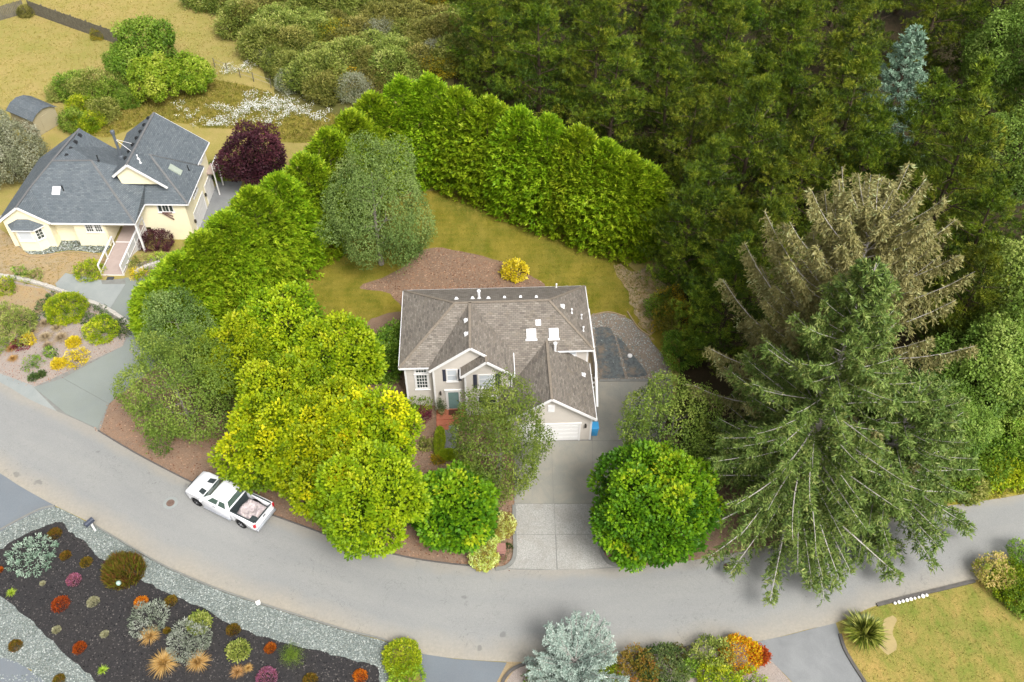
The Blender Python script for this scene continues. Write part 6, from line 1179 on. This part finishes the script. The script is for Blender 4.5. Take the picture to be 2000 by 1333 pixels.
# lower right corner and lower road edge
B("pieris", "pale pink-tipped shrub at the corner of the right lawn", "shrub", 'pieris', 1938, 1132, 1.25, 1.9, 151, n=200, top_tint=.3); B("green_shrub", "green shrub behind the pale pink-tipped one", "shrub", 'bright', 1975, 1150, 1.5, 1.7, 152, n=220, tint=(0, .5)); B("green_shrub", "green shrub at the right edge of the lawn", "shrub", 'green', 2000, 1175, 1.4, 1.4, 153, n=200); B("green_shrub", "tall green shrub cut by the right edge beside the road", "shrub", 'broadleaf', 2005, 1115, 1.6, 2.4, 154, n=240)
B("golden_mound", "bright golden-green mound at the end of the gravel border", "shrub", 'bright', 786, 1290, 1.15, 1.1, 155, n=240, tint=(.3, .8), rc=.16, L=.12, amp=.1); B("green_mound", "dull green mound below the golden one at the picture's bottom", "shrub", 'lime', 795, 1335, 1.15, .9, 156, n=200, tint=(0, .5))
B("green_shrub", "yellow-green shrub in front of the silver juniper", "shrub", 'bright', 1165, 1328, 1.4, 1.3, 157, n=220, tint=(0, .55)); B("bronze_shrub", "bronze-green upright shrub right of the silver juniper", "shrub", 'olive', 1243, 1312, 1.2, 1.6, 158, n=200); B("dark_shrub", "dense green shrub in the lower bed", "shrub", 'darkgreen', 1295, 1312, 1.5, 1.3, 159, n=240, tint=(.2, 1)); B("small_conifer", "small green cone-shaped shrub in the gravelly lower bed", "shrub", 'green', 1343, 1310, .5, .9, 160, n=80); B("olive_shrub", "olive shrub at the road edge of the lower bed", "shrub", 'olive', 1320, 1290, .8, .7, 161, n=110, tint=(.0, .5)); B("mixed_shrub", "loose green and yellow shrub left of the golden spirea", "shrub", 'scrub', 1390, 1290, 1.2, 1.5, 162, n=190); one("spirea", "gold and orange spirea mound at the lower road edge", "shrub", heather("spirea", M['spirea'], 163, 1.45, 1.5, 2600, .18, .3), foot(1445, 1283), 0); B("lime_shrub", "yellow-green shrub below the golden spirea", "shrub", 'bright', 1400, 1335, 1.2, 1.0, 164, n=190); B("lime_shrub", "small yellow-green shrub at the picture's bottom by the asphalt drive", "shrub", 'bright', 1462, 1335, .9, .8, 165, n=140); B("rust_shrub", "small rust-red shrub beside the golden spirea", "shrub", 'rust', 1483, 1283, .45, .5, 166, n=60)
B("green_shrub", "green ground shrub at the foot of the silver juniper", "shrub", 'green', 1055, 1325, .9, .6, 167, n=130)
# neighbour's plant bed (upper left)
z4 = lambda a, b: (a / 3.508, 480 + b / 3.508)
def Z4(fn, name, lb, cat, a, b, *ar, **k): px, py = z4(a, b); return fn(name, lb, cat, *ar[:1], px, py, *ar[1:], **k)
for a, b, mt, r, h, n, lb in ((470, 470, 'bright', 1.75, 1.7, 300, "large yellow-green shrub below the edging wall"), (710, 600, 'bright', 1.35, 1.2, 260, "rounded golden-green shrub near the driveway bend"), (40, 310, 'bright', 1.0, 1.2, 170, "yellow-green shrub at the left edge above the bank"), (360, 420, 'darkgreen', 1.3, .7, 170, "low dark juniper behind the large yellow-green shrub"), (660, 500, 'darkgreen', 1.1, .6, 150, "low dark juniper between the two golden shrubs"), (745, 505, 'greygreen', .5, .4, 60, "small grey-green mound by the edging wall"), (835, 550, 'darkgreen', .6, .5, 80, "dark mound at the end of the edging wall"), (855, 605, 'darkgreen', .55, .45, 80, "dark mound beside the driveway bend"), (60, 610, 'scrub', 2.4, 2.3, 340, "large olive shrub at the left picture edge"), (195, 525, 'darkgreen', 1.0, .5, 120, "flat green juniper beside the large olive shrub"), (150, 690, 'barberry', .62, .7, 90, "maroon barberry in the plant bed"), (210, 660, 'yellow', .5, .8, 70, "upright yellow shrub beside the maroon barberry"), (508, 675, 'yellow', .42, .5, 70, "small round golden mound in the plant bed"), (530, 785, 'yellow', .92, .75, 190, "large bright yellow mound near the driveway"), (403, 820, 'yellow', .42, .4, 60, "small speckled yellow shrub near the road"), (352, 745, 'green', .5, .5, 70, "small green mound in the middle of the plant bed"), (232, 825, 'green', .75, .75, 120, "round green tufted shrub near the road"), (235, 910, 'darkgreen', .25, .2, 30, "tiny dark tuft nearest the road"), (285, 890, 'darkgreen', .2, .18, 30, "tiny dark tuft above another near the road"), (620, 195, 'bright', 1.25, 1.0, 220, "bright yellow-green shrub left of the walkway's foot"), (130, 200, 'green', .7, .6, 90, "green shrub above the edging wall, left one"), (235, 225, 'scrub', .9, .8, 110, "green and brown shrub above the edging wall, right one"), (950, 200, 'yellow', .7, .4, 90, "yellow ground cover right of the walkway's foot"), (1010, 225, 'bright', .9, .6, 120, "yellow-green ground cover below the tall hedge"), (960, 120, 'scrub', .9, .5, 110, "pale green plants right of the walkway"), (1080, 95, 'lime', .7, .45, 90, "lime plants above the short block wall")):
    px, py = z4(a, b); B("shrub", lb, "shrub", mt, px, py, r, h, int(a + b), n=n, rc=.2, L=.13)
pg = blades("pale_grass", M['pale_grass'], 171, 420, .7, .72, .06, .8, .12); tg_ = blades("tan_grass", M['tan_grass'], 172, 420, .95, 1.0, .04, .85, .15)
for i, (a, b, sc, lb) in enumerate(((315, 540, 1.0, "pale straw grass, uppermost of the group"), (395, 570, .95, "pale straw grass right of the uppermost tuft"), (230, 590, .95, "pale straw grass left in the group"), (318, 635, 1.05, "pale straw grass in the middle of the group"), (425, 640, 1.1, "pale straw grass near the small golden mound"), (330, 690, .8, "small pale straw grass below the group"), (240, 545, .7, "small pale straw grass near the flat juniper"))):
    px, py = z4(a, b); one("ornamental_grass", lb, "grass", pg, foot(px, py), i, sc, "pale grasses in the plant bed")
for i, (a, b, sc, lb) in enumerate(((80, 712, .62, "tan grass beside the maroon barberry"), (92, 780, .55, "orange-tan grass near the road at the left edge"))): px, py = z4(a, b); one("ornamental_grass", lb, "grass", tg_, foot(px, py), i, sc)
pp = foot(305, 488); one("purple_shrub", "purple-leaved shrub under the garage window of the cream house", "shrub", bush("purple_shrub", M['plum'], 174, 1.6, 1.9, 230, 20, .13, .6, .26, amp=.25), pp, 0)
one("court_shrub", "green shrub beside the neighbour's garage court", "shrub", bush("court_shrub", M['green'], 175, 1.3, 1.6, 180, 18, .14, .6, .24), foot(430, 345), 0)
# heather garden south of the road
z5 = lambda a, b: (a / 3.079, 900 + b / 3.079); s5 = 3.079 * 29.5
HG = [(330, 445, 48, 'olive', "brown-green mound beside the blue-green shrub"), (395, 575, 38, 'olive', "small dark olive mound right of the blue-green shrub"), (520, 615, 44, 'olive', "dark olive mound left of the burgundy grass"), (445, 720, 52, 'pink', "pink heather left of the burgundy grass"), (368, 870, 60, 'rust', "large rust-red heather in the left of the dark bed"), (562, 852, 40, 'cream', "round cream mound in the dark bed"), (850, 855, 46, 'orange', "bright orange heather above the grey-green mound"), (1027, 850, 44, 'olive', "olive heather right of the bright orange one"), (1405, 1020, 44, 'olive', "olive heather near the gravel strip"), (1628, 1130, 38, 'rust', "small rust-red heather near the gravel strip"), (480, 1130, 44, 'rust', "rust-red heather in the lower left of the dark bed"), (1605, 1310, 68, 'pink', "pink heather at the picture's bottom edge"), (95, 1118, 44, 'olive', "olive mound growing in the gravel at the left"), (355, 1325, 40, 'olive', "olive mound in the gravel at the bottom edge"), (-2, 660, 26, 'rust', "rust heather cut by the left edge"), (1865, 1325, 48, 'olive', "dark olive mound at the bottom edge right of the pink heather"), (2168, 1300, 48, 'orange', "bright orange heather at the right end of the dark bed"), (342, 1020, 28, 'cream', "tiny cream tuft in the middle of the dark bed"), (632, 1045, 26, 'cream', "tiny cream tuft left of the grey-green mounds"), (258, 740, 17, 'cream', "tiny cream tuft beside the pink heather"), (1005, 1025, 24, 'olive', "tiny olive tuft between the grey-green mounds")]
for i, (a, b, r, mt, lb) in enumerate(HG):
    px, py = z5(a, b); R_ = r / s5; one("heather", lb, "heather", heather("heather", M[mt], 200 + i, R_, R_ * .8, int(500 + 900 * R_), .14), foot(px, py), i)
for i, (a, b, r, sc, lb) in enumerate(((905, 1060, 70, .82, "tan grass in front of the upper grey-green mound"), (990, 1225, 100, 1.12, "large orange-tan grass at the bottom of the dark bed"), (1195, 1215, 76, .9, "tan grass right of the large orange-tan one"), (1430, 1275, 50, .58, "small tan grass left of the pink heather"), (1495, 1250, 32, .4, "smallest tan grass tuft beside the pink heather"))): px, py = z5(a, b); one("ornamental_grass", lb, "grass", tg_, foot(px, py), i * 2, sc)
one("burgundy_grass", "big dark burgundy-tipped grass at the edge of the gravel strip", "grass", heather("burgundy_grass", M['burgundy'], 230, 1.42, 1.45, 4400, .55, .05, tint=(0, 1), rad=.5), foot(*z5(750, 680)), 0)
B("grey_mound", "upper grey-green lavender mound in the dark bed", "shrub", 'greygreen', *z5(900, 965), 1.1, .95, 231, n=220, L=.16, W=.25, rc=.2); B("grey_mound", "lower grey-green lavender mound in the dark bed", "shrub", 'greygreen', *z5(1140, 1095), 1.3, .9, 232, n=240, L=.16, W=.25, rc=.2)
B("blue_shrub", "open blue-green shrub with pale rosettes at the left of the dark bed", "shrub", 'bluegreen', *z5(205, 590), 1.45, 1.0, 233, n=85, k=22, L=.17, W=.4, rc=.2, amp=.4)
B("green_tuft", "pink-tipped green shrub right of the grey-green mound", "shrub", 'scrub', *z5(1200, 985), .6, .6, 234, n=80, amp=.12); B("green_tuft", "spiky green tuft right of the lower grey-green mound", "shrub", 'scrub', *z5(1435, 1150), .55, .5, 235, n=60, amp=.12)
for i, (a, b, r, lb) in enumerate(((70, 795, 40, "lime tuft at the left edge of the dark bed"), (620, 1262, 42, "lime tuft at the bottom left of the dark bed"))): one("lime_tuft", lb, "plant", blades("lime_tuft", M['lime'], 240 + i, 120, .32, .42, .05, .8, .08), foot(*z5(a, b)), i)
px, py = 573, 1287; plant("dwarf_conifer", "small yellow-green dwarf conifer at the bottom of the dark bed", "conifer", [("stem", limbs("dwarf_stem", M['bark'], .9, .04, .2, 4, 2)), ("crown", pine_crown("dwarf_crown", M['pine3'], 250, 1.1, .42, .05, 16, 5, 6, 8, .13, W=.05))], foot(px, py), 0)
